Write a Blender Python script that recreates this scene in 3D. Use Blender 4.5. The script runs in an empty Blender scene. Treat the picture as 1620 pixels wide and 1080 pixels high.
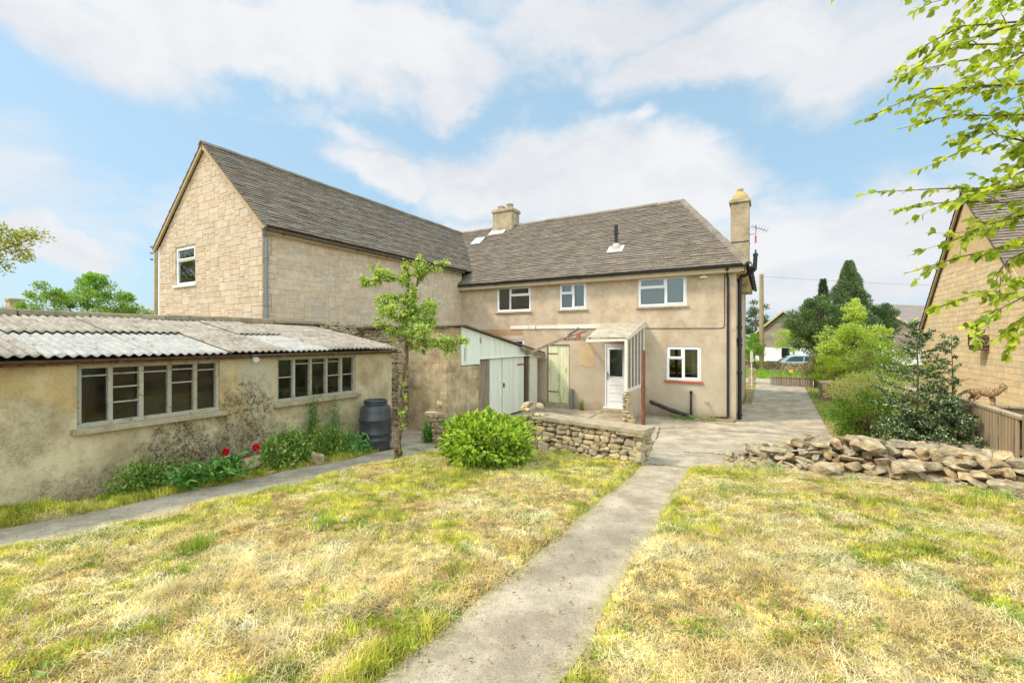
import bpy, math, random
import numpy as np
from mathutils import Vector, Matrix

# ---------------------------------------------------------------- camera, sky, sun, exposure
scene = bpy.context.scene
cam_d = bpy.data.cameras.new('camera'); cam = bpy.data.objects.new('camera', cam_d)
scene.collection.objects.link(cam)
cam.location = (0, 0, 2.3)
cam.rotation_euler = (math.radians(90), 0, math.radians(29.87))
cam_d.sensor_width = 36; cam_d.lens = 15.56; cam_d.shift_y = -0.0019
cam_d.clip_start = 0.05; cam_d.clip_end = 4000
scene.camera = cam
SUN_EL, SUN_AZ = math.radians(50), math.radians(232)      # azimuth clockwise from +y: behind the camera, to the left
scene.view_settings.view_transform = 'Standard'; scene.view_settings.look = 'None'
scene.view_settings.gamma = 1; scene.view_settings.exposure = 1.0
sd = Vector((math.sin(SUN_AZ)*math.cos(SUN_EL), math.cos(SUN_AZ)*math.cos(SUN_EL), math.sin(SUN_EL)))
sun_d = bpy.data.lights.new('sun', 'SUN'); sun = bpy.data.objects.new('sun', sun_d)
scene.collection.objects.link(sun)
sun_d.energy = 1.75; sun_d.angle = math.radians(8); sun_d.color = (1, .9, .78)
sun.rotation_euler = sd.to_track_quat('Z', 'Y').to_euler(); sun.location = (0, 0, 30)

world = bpy.data.worlds.new("World"); scene.world = world; world.use_nodes = True

class NT:
    def __init__(s, tree):
        s.t = tree; s.n = tree.nodes; s.l = tree.links
    def new(s, typ, **kw):
        n = s.n.new(typ)
        for k, v in kw.items(): setattr(n, k, v)
        return n
    def put(s, sock, v):
        if hasattr(v, 'is_output'): s.l.new(v, sock)
        elif v is not None:
            if isinstance(v, (tuple, list)) and len(v) == 3 and sock.type == 'RGBA': v = (*v, 1)
            sock.default_value = v
    def math(s, op, a, b=None, c=None, clamp=False):
        n = s.new('ShaderNodeMath', operation=op, use_clamp=clamp)
        s.put(n.inputs[0], a)
        if b is not None: s.put(n.inputs[1], b)
        if c is not None: s.put(n.inputs[2], c)
        return n.outputs[0]
    def vmath(s, op, a, b=None):
        n = s.new('ShaderNodeVectorMath', operation=op)
        s.put(n.inputs[0], a)
        if b is not None: s.put(n.inputs[1], b)
        return n.outputs[1] if op in ('DOT_PRODUCT', 'LENGTH', 'DISTANCE') else n.outputs[0]
    def mix(s, f, a, b, mode='MIX'):
        n = s.new('ShaderNodeMix', data_type='RGBA', blend_type=mode)
        s.put(n.inputs[0], f); s.put(n.inputs[6], a); s.put(n.inputs[7], b)
        return n.outputs[2]
    def coord(s, which='Object', scale=None):
        o = s.new('ShaderNodeTexCoord').outputs[which]
        if scale is not None:
            o = s.vmath('MULTIPLY', o, scale)
        return o
    def noise(s, vec, scale, detail=4, rough=.55, dist=0):
        n = s.new('ShaderNodeTexNoise'); s.put(n.inputs['Vector'], vec)
        n.inputs['Scale'].default_value = scale; n.inputs['Detail'].default_value = detail
        n.inputs['Roughness'].default_value = rough; n.inputs['Distortion'].default_value = dist
        return n.outputs['Fac']
    def voro(s, vec, scale, feature='F1'):
        n = s.new('ShaderNodeTexVoronoi', feature=feature); s.put(n.inputs['Vector'], vec)
        n.inputs['Scale'].default_value = scale
        return n.outputs['Distance']
    def step(s, f, lo, hi):
        n = s.new('ShaderNodeMapRange', interpolation_type='SMOOTHSTEP')
        s.put(n.inputs[0], f); n.inputs[1].default_value = lo; n.inputs[2].default_value = hi
        return n.outputs[0]
    def sep(s, v):
        n = s.new('ShaderNodeSeparateXYZ'); s.put(n.inputs[0], v); return n.outputs
    def attr(s, name='Col'):
        return s.new('ShaderNodeAttribute', attribute_name=name).outputs['Color']

# sky: Nishita blue with procedural clouds placed by direction
w = NT(world.node_tree); w.n.clear()
sky = w.new('ShaderNodeTexSky', sky_type='NISHITA', sun_disc=False)
sky.sun_elevation = SUN_EL; sky.sun_rotation = SUN_AZ
sky.air_density = 1.0; sky.dust_density = 1.6; sky.ozone_density = 1.5
d = w.vmath('NORMALIZE', w.new('ShaderNodeTexCoord').outputs['Generated'])
nz = w.new('ShaderNodeTexNoise'); w.put(nz.inputs['Vector'], d); nz.inputs['Scale'].default_value = 3.2
nz.inputs['Detail'].default_value = 6; nz.inputs['Roughness'].default_value = .55
wob = w.vmath('MULTIPLY', w.vmath('SUBTRACT', nz.outputs['Color'], (.5, .5, .5)), (.42, .42, .26))
dw = w.vmath('ADD', d, wob)
def dirpx(px, py):
    a = (px-810)/700; k = (537-py)/700
    v = Vector((.867*a-.498, .498*a+.867, k)); return v.normalized()
blobs = [  # px, py, angular radius x, angular radius z, density: where cloud banks stand in the sky
 (350, 50, .50, .09, .95), (610, 60, .40, .09, .8), (960, 40, .38, .09, .75), (1180, 80, .36, .08, .95), (80, 40, .3, .09, .7),
 (420, 110, .16, .06, .7), (700, 130, .16, .05, .7), (1480, 40, .30, .12, .8),
 (850, 270, .34, .13, 1.0), (620, 250, .20, .06, .8), (1000, 300, .30, .13, 1.0), (1230, 390, .24, .14, .8), (1420, 380, .24, .12, .9),
 (120, 420, .12, .07, .95), (560, 200, .22, .04, .45), (800, 380, .9, .10, .75), (1350, 460, .4, .10, .7), (1020, 200, .07, .03, .5), (-300, 300, .5, .2, .6), (1900, 300, .5, .2, .6)]
dens = None
for px, py, rx, rz, am in blobs:
    c0 = dirpx(px, py)
    dl = w.vmath('MULTIPLY', w.vmath('SUBTRACT', dw, tuple(c0)), (1/rx, 1/rx, 1/rz))
    q = w.math('MULTIPLY', w.math('SUBTRACT', 1, w.vmath('LENGTH', dl), clamp=True), am*1.7)
    dens = q if dens is None else w.math('MAXIMUM', dens, q)
fine = w.noise(w.vmath('MULTIPLY', d, (1, 1, 2.2)), 7, 8, .62, .3)
dens = w.math('ADD', dens, w.math('MULTIPLY', w.math('SUBTRACT', fine, .5), 1.0))
behind = w.math('MULTIPLY', w.step(w.vmath('DOT_PRODUCT', d, (-.498, .867, 0)), .25, -.2), w.noise(d, 2.2, 6, .6))
dens = w.math('ADD', dens, w.math('MULTIPLY', behind, .9))
cl = w.step(dens, .16, .86)
thick = w.noise(w.vmath('MULTIPLY', dw, (1, 1, 2.4)), 3.3, 5, .6)
cloud = w.mix(w.step(thick, .3, .68), (2.6, 2.65, 2.78), (3.1, 3.1, 3.12))
blue = w.mix(.8, sky.outputs[0], (1.42, 2.16, 2.66))
skyc = w.mix(w.math('MULTIPLY', cl, .93), blue, cloud)
fill_lobe = w.step(w.vmath('DOT_PRODUCT', d, tuple(Vector((.42, -.5, .75)).normalized())), .2, .95)      # added sky lobe away from the sun, filling the right-facing walls with light
skyc = w.mix(1, skyc, w.mix(fill_lobe, (1, 1, 1), (3.5, 3.25, 2.9)), 'MULTIPLY')
bg = w.new('ShaderNodeBackground'); w.put(bg.inputs[0], skyc); bg.inputs[1].default_value = .15
out = w.new('ShaderNodeOutputWorld'); w.l.new(bg.outputs[0], out.inputs[0])

# ---------------------------------------------------------------- helpers
R = random.Random(7)
NR = np.random.default_rng(11)
COL = scene.collection
ORG = {}
def S(r, g, b):
    f = lambda c: (c/255/12.92) if c/255 <= .04045 else ((c/255+.055)/1.055)**2.4
    return (f(r), f(g), f(b))
def base(u, v):                                   # the ground: falls gently from the camera to the house
    z = .82 - .075*(-.498*u + .867*v)
    if z > .85: z = .85
    return .04*math.log(1+math.exp(z/.04)) if z < .4 else z
def tag(o, label=None, cat=None, group=None, kind=None):
    if label: o['label'] = label
    if cat: o['category'] = cat
    if group: o['group'] = group
    if kind: o['kind'] = kind
    return o
def empty(name, loc, label=None, cat=None, group=None, rz=0):
    o = bpy.data.objects.new(name, None); COL.objects.link(o)
    o.location = loc; o.rotation_euler = (0, 0, rz); ORG[o.name] = Vector(loc); o.empty_display_size = .2
    return tag(o, label, cat, group)
def finish(me, name, m, parent, origin):
    o = bpy.data.objects.new(name, me); COL.objects.link(o)
    if m: me.materials.append(m)
    if parent is not None: o.parent = parent; ORG[o.name] = ORG[parent.name]
    else: o.location = origin; ORG[o.name] = Vector(origin)
    return o
def setcol(me, c):
    a = me.attributes.new('Col', 'FLOAT_COLOR', 'POINT')
    c = np.asarray(c, dtype=np.float32)
    if c.shape[1] == 3: c = np.hstack([c, np.ones((len(c), 1), np.float32)])
    a.data.foreach_set('color', c.ravel())
class MB:
    def __init__(s): s.v = []; s.f = []; s.c = []
    def add(s, vs, fs, col=(1, 1, 1)):
        n = len(s.v); s.v += [tuple(p) for p in vs]; s.f += [tuple(i+n for i in f) for f in fs]
        s.c += [col]*len(vs); return s
    def box(s, x0, y0, z0, x1, y1, z1, col=(1, 1, 1)):
        x0, x1 = min(x0, x1), max(x0, x1); y0, y1 = min(y0, y1), max(y0, y1); z0, z1 = min(z0, z1), max(z0, z1)
        return s.add([(x0,y0,z0),(x1,y0,z0),(x1,y1,z0),(x0,y1,z0),(x0,y0,z1),(x1,y0,z1),(x1,y1,z1),(x0,y1,z1)],
            [(0,3,2,1),(4,5,6,7),(0,1,5,4),(1,2,6,5),(2,3,7,6),(3,0,4,7)], col)
    def bar(s, a, b, w, h, col=(1, 1, 1), up=(0, 0, 1)):        # rectangular bar from a to b
        a = Vector(a); b = Vector(b); t = (b-a).normalized(); up = Vector(up)
        if abs(t.dot(up)) > .98: up = Vector((1, 0, 0))
        x = t.cross(up).normalized()*w/2; y = x.cross(t).normalized()*h/2
        vs = [a-x-y, a+x-y, a+x+y, a-x+y, b-x-y, b+x-y, b+x+y, b-x+y]
        return s.add(vs, [(3,2,1,0),(4,5,6,7),(0,1,5,4),(1,2,6,5),(2,3,7,6),(3,0,4,7)], col)
    def tube(s, pts, rad, n=8, col=(1, 1, 1), cap=True):
        pts = [Vector(p) for p in pts]
        if not hasattr(rad, '__len__'): rad = [rad]*len(pts)
        rings = []; ref = None
        for i, p in enumerate(pts):
            t = (pts[min(i+1, len(pts)-1)] - pts[max(i-1, 0)])
            t = t.normalized() if t.length > 1e-9 else Vector((0, 0, 1))
            if ref is None: ref = t.orthogonal().normalized()
            ref = (ref - t*ref.dot(t))
            ref = ref.normalized() if ref.length > 1e-6 else t.orthogonal().normalized()
            b = t.cross(ref)
            rings.append([p + (ref*math.cos(k*2*math.pi/n) + b*math.sin(k*2*math.pi/n))*rad[i] for k in range(n)])
        vs = [q for r in rings for q in r]; fs = []
        for i in range(len(pts)-1):
            for k in range(n):
                fs.append((i*n+k, i*n+(k+1) % n, (i+1)*n+(k+1) % n, (i+1)*n+k))
        if cap: fs.append(tuple(range(n-1, -1, -1))); fs.append(tuple((len(pts)-1)*n+k for k in range(n)))
        return s.add(vs, fs, col)
    def lathe(s, prof, cx, cy, n=32, col=(1, 1, 1)):
        vs = [(cx+r*math.cos(k*2*math.pi/n), cy+r*math.sin(k*2*math.pi/n), z) for r, z in prof for k in range(n)]
        fs = [(i*n+k, i*n+(k+1) % n, (i+1)*n+(k+1) % n, (i+1)*n+k) for i in range(len(prof)-1) for k in range(n)]
        return s.add(vs, fs, col)
    def build(s, name, m, parent=None, origin=None, smooth=False, bevel=0):
        me = bpy.data.meshes.new(name)
        if parent is not None: o = ORG[parent.name]
        else:
            if origin is None:
                a = np.array(s.v); origin = ((a[:,0].min()+a[:,0].max())/2, (a[:,1].min()+a[:,1].max())/2, a[:,2].min())
            o = Vector(origin)
        me.from_pydata([(x-o.x, y-o.y, z-o.z) for x, y, z in s.v], [], s.f)
        setcol(me, s.c)
        if smooth: me.polygons.foreach_set('use_smooth', [True]*len(me.polygons))
        me.update()
        ob = finish(me, name, m, parent, tuple(o))
        if bevel:
            b = ob.modifiers.new('bevel', 'BEVEL'); b.width = bevel; b.segments = 2; b.limit_method = 'ANGLE'
        return ob
def npmesh(name, V, F, C, m, parent=None, origin=None, smooth=False):
    V = np.asarray(V, np.float32); F = np.asarray(F, np.int32)
    if parent is not None: o = ORG[parent.name]
    else: o = Vector(origin if origin is not None else (float(V[:,0].mean()), float(V[:,1].mean()), float(V[:,2].min())))
    V = V - np.array(o, np.float32)
    me = bpy.data.meshes.new(name); k = F.shape[1]
    me.vertices.add(len(V)); me.vertices.foreach_set('co', V.ravel())
    me.loops.add(F.size); me.loops.foreach_set('vertex_index', F.ravel())
    me.polygons.add(len(F)); me.polygons.foreach_set('loop_start', np.arange(0, F.size, k, dtype=np.int32))
    if smooth: me.polygons.foreach_set('use_smooth', np.ones(len(F), bool))
    me.update(calc_edges=True); setcol(me, C)
    return finish(me, name, m, parent, tuple(o))
class Face:                                       # a wall plane: s runs along it, d outwards, z up
    def __init__(s, axis, plane, sign): s.axis, s.plane, s.sign = axis, plane, sign
    def p(s, a, d, z):
        return (a, s.plane+s.sign*d, z) if s.axis == 'y' else (s.plane+s.sign*d, a, z)
    def box(s, mb, s0, s1, d0, d1, z0, z1, col=(1, 1, 1)):
        mb.box(*s.p(s0, d0, z0), *s.p(s1, d1, z1), col); return mb
def wall(mb, F, s0, s1, z0, z1, holes=(), t=.25):
    S_ = sorted({s0, s1, *[h[0] for h in holes], *[h[1] for h in holes]})
    Z_ = sorted({z0, z1, *[h[2] for h in holes], *[h[3] for h in holes]})
    for i in range(len(S_)-1):
        for j in range(len(Z_)-1):
            a, b, c, e = S_[i], S_[i+1], Z_[j], Z_[j+1]; ms, mz = (a+b)/2, (c+e)/2
            if any(h[0] < ms < h[1] and h[2] < mz < h[3] for h in holes): continue
            for d_ in (0, -t):
                mb.add([F.p(a, d_, c), F.p(b, d_, c), F.p(b, d_, e), F.p(a, d_, e)], [(0, 1, 2, 3)])
    for h in list(holes) + [(s0, s1, z0, z1)]:
        a, b, c, e = h[:4]
        for (p, q) in (((a, c), (b, c)), ((b, c), (b, e)), ((b, e), (a, e)), ((a, e), (a, c))):
            mb.add([F.p(p[0], 0, p[1]), F.p(q[0], 0, q[1]), F.p(q[0], -t, q[1]), F.p(p[0], -t, p[1])], [(0, 1, 2, 3)])
def clip(poly, cp):                               # Sutherland-Hodgman, cp convex and counter-clockwise
    out_ = poly
    for i in range(len(cp)):
        a, b = cp[i], cp[(i+1) % len(cp)]
        side = lambda p: (b[0]-a[0])*(p[1]-a[1]) - (b[1]-a[1])*(p[0]-a[0])
        inp, out_ = out_, []
        for k in range(len(inp)):
            p, q = inp[k-1], inp[k]; sp, sq = side(p), side(q)
            if (sp < 0) != (sq < 0):
                t = sp/(sp-sq); out_.append((p[0]+(q[0]-p[0])*t, p[1]+(q[1]-p[1])*t))
            if sq >= 0: out_.append(q)
        if len(out_) < 3: return []
    return out_
def vnoise(x, y, seed=0):
    xi = np.floor(x).astype(np.int64); yi = np.floor(y).astype(np.int64); xf = x-xi; yf = y-yi
    xf = xf*xf*(3-2*xf); yf = yf*yf*(3-2*yf)
    def h(a, b):
        n = (a*374761393 + b*668265263 + seed*974711) & 0x7fffffff
        n = ((n ^ (n >> 13))*1274126177) & 0x7fffffff
        return ((n ^ (n >> 16)) & 0xffff)/65535.
    return (h(xi, yi)*(1-xf)+h(xi+1, yi)*xf)*(1-yf) + (h(xi, yi+1)*(1-xf)+h(xi+1, yi+1)*xf)*yf
def fbm(x, y, scale, seed=0, oct=4):
    t = 0; a = .5; s_ = 0
    for o in range(oct):
        t = t + a*vnoise(x*scale*2**o+13.7*o, y*scale*2**o+7.1*o, seed+o); s_ += a; a *= .5
    return t/s_

# ---------------------------------------------------------------- materials
def newmat(name):
    m = bpy.data.materials.new(name); m.use_nodes = True
    n = NT(m.node_tree); b = m.node_tree.nodes['Principled BSDF']
    return m, n, b
def fin(n, b, col, rough=.85, bump=None, bs=.4, bd=.02, spec=.3):
    n.put(b.inputs['Base Color'], col); n.put(b.inputs['Roughness'], rough)
    b.inputs['Specular IOR Level'].default_value = spec
    if bump is not None:
        k = n.new('ShaderNodeBump'); k.inputs['Strength'].default_value = bs; k.inputs['Distance'].default_value = bd
        n.put(k.inputs['Height'], bump); n.l.new(k.outputs[0], b.inputs['Normal'])
def plain(name, col, rough=.7, var=.25, scale=8, bump=.2, spec=.3, metal=0, stretch=(1, 1, 1), usecol=True):
    m, n, b = newmat(name); v = n.coord('Object', stretch)
    f = n.noise(v, scale, 6, .65)
    c = n.mix(n.step(f, .25, .75), tuple(x*(1-var) for x in col), tuple(min(1, x*(1+var)) for x in col))
    if usecol: c = n.mix(1, c, n.attr(), 'MULTIPLY')
    fin(n, b, c, rough, n.noise(v, scale*5, 4, .6), bump, .01, spec); b.inputs['Metallic'].default_value = metal
    return m
M = {}
def m_render():
    m, n, b = newmat('tan_render'); v = n.coord()
    P = n.new('ShaderNodeNewGeometry').outputs['Position']; x, y, z = n.sep(P)
    c = n.mix(n.step(n.noise(P, 1.3, 7, .7), .36, .64), S(174, 152, 126), S(199, 180, 154))
    lowz = n.math('ADD', z, n.math('MULTIPLY', n.noise(P, 1.7, 5, .65), 1.6))
    c = n.mix(n.math('MULTIPLY', n.step(lowz, 3.3, 2.2), .6), c, S(184, 170, 148))
    st = n.noise(n.vmath('MULTIPLY', P, (2.2, 2.2, .5)), 1.3, 6, .65)
    c = n.mix(n.math('MULTIPLY', n.step(st, .5, .8), .28), c, S(140, 117, 90))
    c = n.mix(n.math('MULTIPLY', n.step(n.math('ADD', z, n.math('MULTIPLY', n.noise(P, 4, 5), .5)), .62, .22), .55), c, S(112, 94, 66))
    sp = n.noise(P, 26, 5, .75)
    c = n.mix(n.math('MULTIPLY', n.step(sp, .58, .8), .4), c, S(120, 100, 78))
    fin(n, b, c, .93, n.noise(P, 60, 5, .7), .45, .012, .15); return m
M['render'] = m_render()
def m_shedwall():
    m, n, b = newmat('stained_render'); P = n.new('ShaderNodeNewGeometry').outputs['Position']; x, y, z = n.sep(P)
    c = n.mix(n.step(n.noise(P, 1.6, 6, .65), .32, .68), S(164, 146, 114), S(212, 195, 158))
    c = n.mix(n.math('MULTIPLY', n.step(n.noise(n.vmath('ADD', P, (5, 5, 5)), 1.1, 5, .6), .52, .66), .5), c, S(198, 160, 92))
    # pale scraped patch and the mould patches, at their places on the wall
    def patch(yy, zz, ry, rz, soft=1.4):
        q = n.math('ADD', n.math('POWER', n.math('DIVIDE', n.math('SUBTRACT', y, yy), ry), 2), n.math('POWER', n.math('DIVIDE', n.math('SUBTRACT', z, zz), rz), 2))
        q = n.math('ADD', q, n.math('MULTIPLY', n.math('SUBTRACT', n.noise(P, 3.2, 6, .7), .5), 2.6))
        return n.step(q, soft, .1)
    c = n.mix(n.math('MULTIPLY', patch(4.05, 1.75, .35, .4), .6), c, S(196, 188, 168))
    grit = n.step(n.noise(P, 38, 4, .8), .36, .62)
    grit2 = n.step(n.noise(P, 17, 5, .8), .4, .62)
    for (yy, zz, ry, rz, am) in ((2.95, .8, .5, .6, 1), (3.85, 1.1, .5, .65, .95), (3.3, .5, .9, .35, .8), (2.0, .55, .5, .25, .55), (5.2, .9, .5, .4, .35), (6.5, .6, .5, .4, .4), (1.5, 1.3, .3, .5, .3)):
        k = n.math('MULTIPLY', patch(yy, zz, ry, rz), am)
        k = n.math('MULTIPLY', k, n.math('ADD', .3, n.math('MULTIPLY', n.math('MULTIPLY', grit, grit2), 1.2)), clamp=True)
        c = n.mix(k, c, S(74, 66, 52))
    low = n.step(n.math('ADD', z, n.math('MULTIPLY', n.noise(P, 2.4, 5), .7)), 1.1, .6)
    c = n.mix(n.math('MULTIPLY', n.math('MULTIPLY', low, grit), .5), c, S(84, 76, 54))
    speck = n.step(n.noise(P, 48, 4, .85), .58, .72)
    c = n.mix(n.math('MULTIPLY', speck, .6), c, S(88, 76, 54))
    mott = n.step(n.noise(n.vmath('MULTIPLY', P, (1, 1, .7)), 9, 7, .8), .5, .62); c = n.mix(n.math('MULTIPLY', mott, .28), c, S(128, 112, 80))
    fin(n, b, c, .95, n.math('ADD', n.noise(P, 45, 5, .75), n.math('MULTIPLY', n.noise(P, 6, 4), 1.2)), .7, .015, .1); return m
M['shedwall'] = m_shedwall()
def m_stone(name, dark=.75, lich=.3, colA=(150, 133, 104), colB=(196, 178, 143), sc=9):
    m, n, b = newmat(name); P = n.new('ShaderNodeNewGeometry').outputs['Position']
    c = n.mix(n.step(n.noise(P, sc, 6, .7), .3, .7), S(*colA), S(*colB))
    c = n.mix(n.math('MULTIPLY', n.step(n.noise(P, sc*.45, 5, .7), .55, .66), lich), c, S(112, 104, 84))
    c = n.mix(n.math('MULTIPLY', n.step(n.noise(P, sc*3.2, 5, .8), .6, .72), .5), c, S(84, 76, 58))
    c = n.mix(n.math('MULTIPLY', n.step(n.noise(n.vmath('ADD', P, (9, 3, 1)), sc*2.1, 4, .7), .62, .7), lich), c, S(214, 206, 180))
    c = n.mix(1, c, n.attr(), 'MULTIPLY')
    fin(n, b, c, .92, n.noise(P, sc*4, 6, .75), .8, .018, .15); return m
M['stone'] = m_stone('field_stone', colA=(160, 142, 110), colB=(205, 187, 152))
M['rubble'] = m_stone('rubble_stone', colA=(132, 114, 88), colB=(202, 182, 146), lich=.45)
M['ashlar'] = m_stone('cream_ashlar', colA=(192, 171, 144), colB=(211, 192, 167), lich=.10, sc=5)
M['ashlar2'] = m_stone('yellow_ashlar', colA=(216, 190, 146), colB=(232, 208, 168), lich=.05, sc=5)
M['block'] = m_stone('weathered_block', colA=(150, 130, 98), colB=(198, 178, 142), lich=.45, sc=2.6)
M['concrete_trim'] = m_stone('concrete_trim', colA=(150, 134, 108), colB=(182, 166, 138), lich=.3, sc=8)
def m_tile():
    m, n, b = newmat('roof_tile'); P = n.new('ShaderNodeNewGeometry').outputs['Position']
    c = n.mix(n.step(n.noise(P, 2.2, 4, .55), .3, .7), S(112, 102, 90), S(129, 118, 105))
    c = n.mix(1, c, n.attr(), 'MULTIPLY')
    c = n.mix(n.math('MULTIPLY', n.step(n.noise(P, 26, 3, .65), .62, .68), .75), c, S(190, 180, 156))
    c = n.mix(n.math('MULTIPLY', n.step(n.noise(n.vmath('ADD', P, (3, 8, 2)), 7, 4, .7), .6, .68), .35), c, S(170, 132, 76))
    c = n.mix(n.math('MULTIPLY', n.step(n.noise(P, 45, 3, .7), .6, .75), .25), c, S(80, 72, 62))
    fin(n, b, c, .92, n.noise(P, 50, 4, .7), .5, .01, .15); return m
M['tile'] = m_tile()
def m_concrete():
    m, n, b = newmat('old_concrete'); P = n.new('ShaderNodeNewGeometry').outputs['Position']
    c = n.mix(n.step(n.noise(P, 1.9, 8, .72), .36, .64), S(148, 134, 114), S(190, 175, 151))
    c = n.mix(n.math('MULTIPLY', n.step(n.noise(P, .7, 5, .65), .52, .68), .45), c, S(138, 128, 112))
    c = n.mix(n.math('MULTIPLY', n.step(n.noise(P, 90, 3, .7), .54, .66), .8), c, S(104, 94, 80))
    c = n.mix(n.math('MULTIPLY', n.step(n.voro(P, 48), .2, .1), .5), c, S(208, 198, 178))
    c = n.mix(n.math('MULTIPLY', n.step(n.noise(P, 5, 5, .75), .66, .76), .55), c, S(146, 138, 92))
    c = n.mix(1, c, n.attr(), 'MULTIPLY')
    fin(n, b, c, .94, n.noise(P, 130, 4, .7), .55, .006, .15); return m
M['concrete'] = m_concrete()
def m_soil():
    m, n, b = newmat('lawn_soil'); P = n.new('ShaderNodeNewGeometry').outputs['Position']
    c = n.mix(n.step(n.noise(P, 2.2, 6, .7), .35, .65), S(120, 104, 66), S(172, 150, 98))
    c = n.mix(n.math('MULTIPLY', n.step(n.noise(P, 14, 6, .8), .5, .7), .6), c, S(112, 104, 48))
    L = n.vmath('LENGTH', P)
    c = n.mix(n.step(L, 25, 45), c, S(112, 128, 58))
    fin(n, b, c, .95, n.noise(P, 30, 6, .8), .8, .02, .1); return m
M['soil'] = m_soil()
def m_leaf(name, trans=.35, rough=.5):
    m, n, b = newmat(name); c = n.attr()
    P = n.new('ShaderNodeNewGeometry').outputs['Position']
    c2 = n.mix(n.step(n.noise(P, 9, 3, .6), .3, .7), n.mix(1, c, (.86, .88, .9), 'MULTIPLY'), c)
    fin(n, b, c2, rough, None, spec=.25)
    tr = n.new('ShaderNodeBsdfTranslucent'); n.put(tr.inputs[0], n.mix(1, c2, (1.25, 1.3, .7), 'MULTIPLY'))
    mx = n.new('ShaderNodeMixShader'); mx.inputs[0].default_value = trans
    n.l.new(b.outputs[0], mx.inputs[1]); n.l.new(tr.outputs[0], mx.inputs[2])
    n.l.new(mx.outputs[0], m.node_tree.nodes['Material Output'].inputs[0]); return m
M['leaf'] = m_leaf('leaf'); M['grass'] = m_leaf('grass_blade', .3, .6); M['glossleaf'] = m_leaf('glossy_leaf', .12, .3)
def m_bark():
    m, n, b = newmat('bark'); P = n.new('ShaderNodeNewGeometry').outputs['Position']
    c = n.mix(n.step(n.noise(n.vmath('MULTIPLY', P, (1, 1, .5)), 22, 6, .7), .35, .65), S(78, 62, 46), S(142, 122, 98))
    c = n.mix(n.math('MULTIPLY', n.step(n.noise(P, 9, 5, .7), .55, .66), .5), c, S(168, 158, 132))
    fin(n, b, c, .95, n.noise(P, 40, 5, .7), 1, .02, .1); return m
M['bark'] = m_bark()
M['white'] = plain('white_upvc', (.80, .80, .79), .35, .03, 3, .02)
M['black'] = plain('black_plastic', (.025, .026, .028), .45, .3, 6, .1)
M['greypipe'] = plain('grey_plastic', S(124, 126, 126), .5, .08, 4, .05)
M['barrelmat'] = plain('barrel_plastic', (.045, .049, .052), .36, .3, 5, .15, spec=.45)
M['fascia'] = plain('cream_fascia', S(190, 172, 140), .7, .1, 5, .15)
M['rust'] = plain('rust', S(120, 76, 58), .9, .35, 12, .5)
M['terracotta'] = plain('terracotta', S(164, 98, 74), .85, .2, 8, .3)
M['redsill'] = plain('red_sill', S(176, 92, 70), .7, .12, 6, .1)
M['felt'] = plain('roof_felt', S(104, 92, 80), .95, .35, 9, .6)
M['asbestos'] = None
def m_sheet(name, A, B, moss):
    m, n, b = newmat(name); P = n.new('ShaderNodeNewGeometry').outputs['Position']
    c = n.mix(n.step(n.noise(P, 4, 6, .7), .3, .7), S(*A), S(*B))
    c = n.mix(n.math('MULTIPLY', n.step(n.noise(n.vmath('MULTIPLY', P, (.5, 2.2, 1)), 11, 5, .75), .56, .64), moss), c, S(98, 82, 66))
    c = n.mix(n.math('MULTIPLY', n.step(n.noise(P, 28, 4, .75), .6, .72), moss*.4), c, S(210, 198, 176))
    fin(n, b, c, .85, n.noise(P, 60, 4, .7), .4, .01, .25); return m
M['asbestos'] = m_sheet('cement_sheet', (122, 112, 98), (166, 156, 140), 1.0)
M['clearsheet'] = m_sheet('pale_plastic_sheet', (142, 143, 140), (172, 166, 154), .75)
def m_paintwood(name, paint, wood, wear, stretch=(14, 14, .8)):
    m, n, b = newmat(name); P = n.new('ShaderNodeNewGeometry').outputs['Position']
    v = n.vmath('MULTIPLY', P, stretch)
    c = n.mix(n.step(n.noise(v, 2.2, 6, .7), .3, .7), tuple(x*.85 for x in S(*paint)), S(*paint))
    c = n.mix(n.step(n.noise(v, 1.3, 6, .75), wear, wear+.06), c, S(*wood))
    c = n.mix(1, c, n.attr(), 'MULTIPLY')
    fin(n, b, c, .85, n.noise(v, 5, 5, .7), .5, .01, .2); return m
M['greenpaint'] = m_paintwood('pale_green_paint', (226, 229, 212), (184, 170, 150), .60)
M['yellowdoor'] = m_paintwood('cream_green_paint', (222, 218, 178), (176, 168, 104), .58, (5, 5, .9))
M['whitewood'] = m_paintwood('peeling_white_paint', (226, 218, 202), (160, 136, 108), .62, (5, 5, 5))
M['greywood'] = m_paintwood('weathered_wood', (150, 136, 118), (118, 100, 82), .5)
M['fencewood'] = m_paintwood('fence_wood', (176, 156, 124), (128, 106, 78), .55)
M['windowwood'] = m_paintwood('old_window_paint', (172, 166, 146), (138, 120, 94), .55, (9, 9, 9))
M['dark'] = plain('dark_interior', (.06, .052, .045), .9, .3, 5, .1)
M['curtain'] = plain('pale_curtain', S(208, 204, 192), .9, .1, 4, .1)
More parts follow.
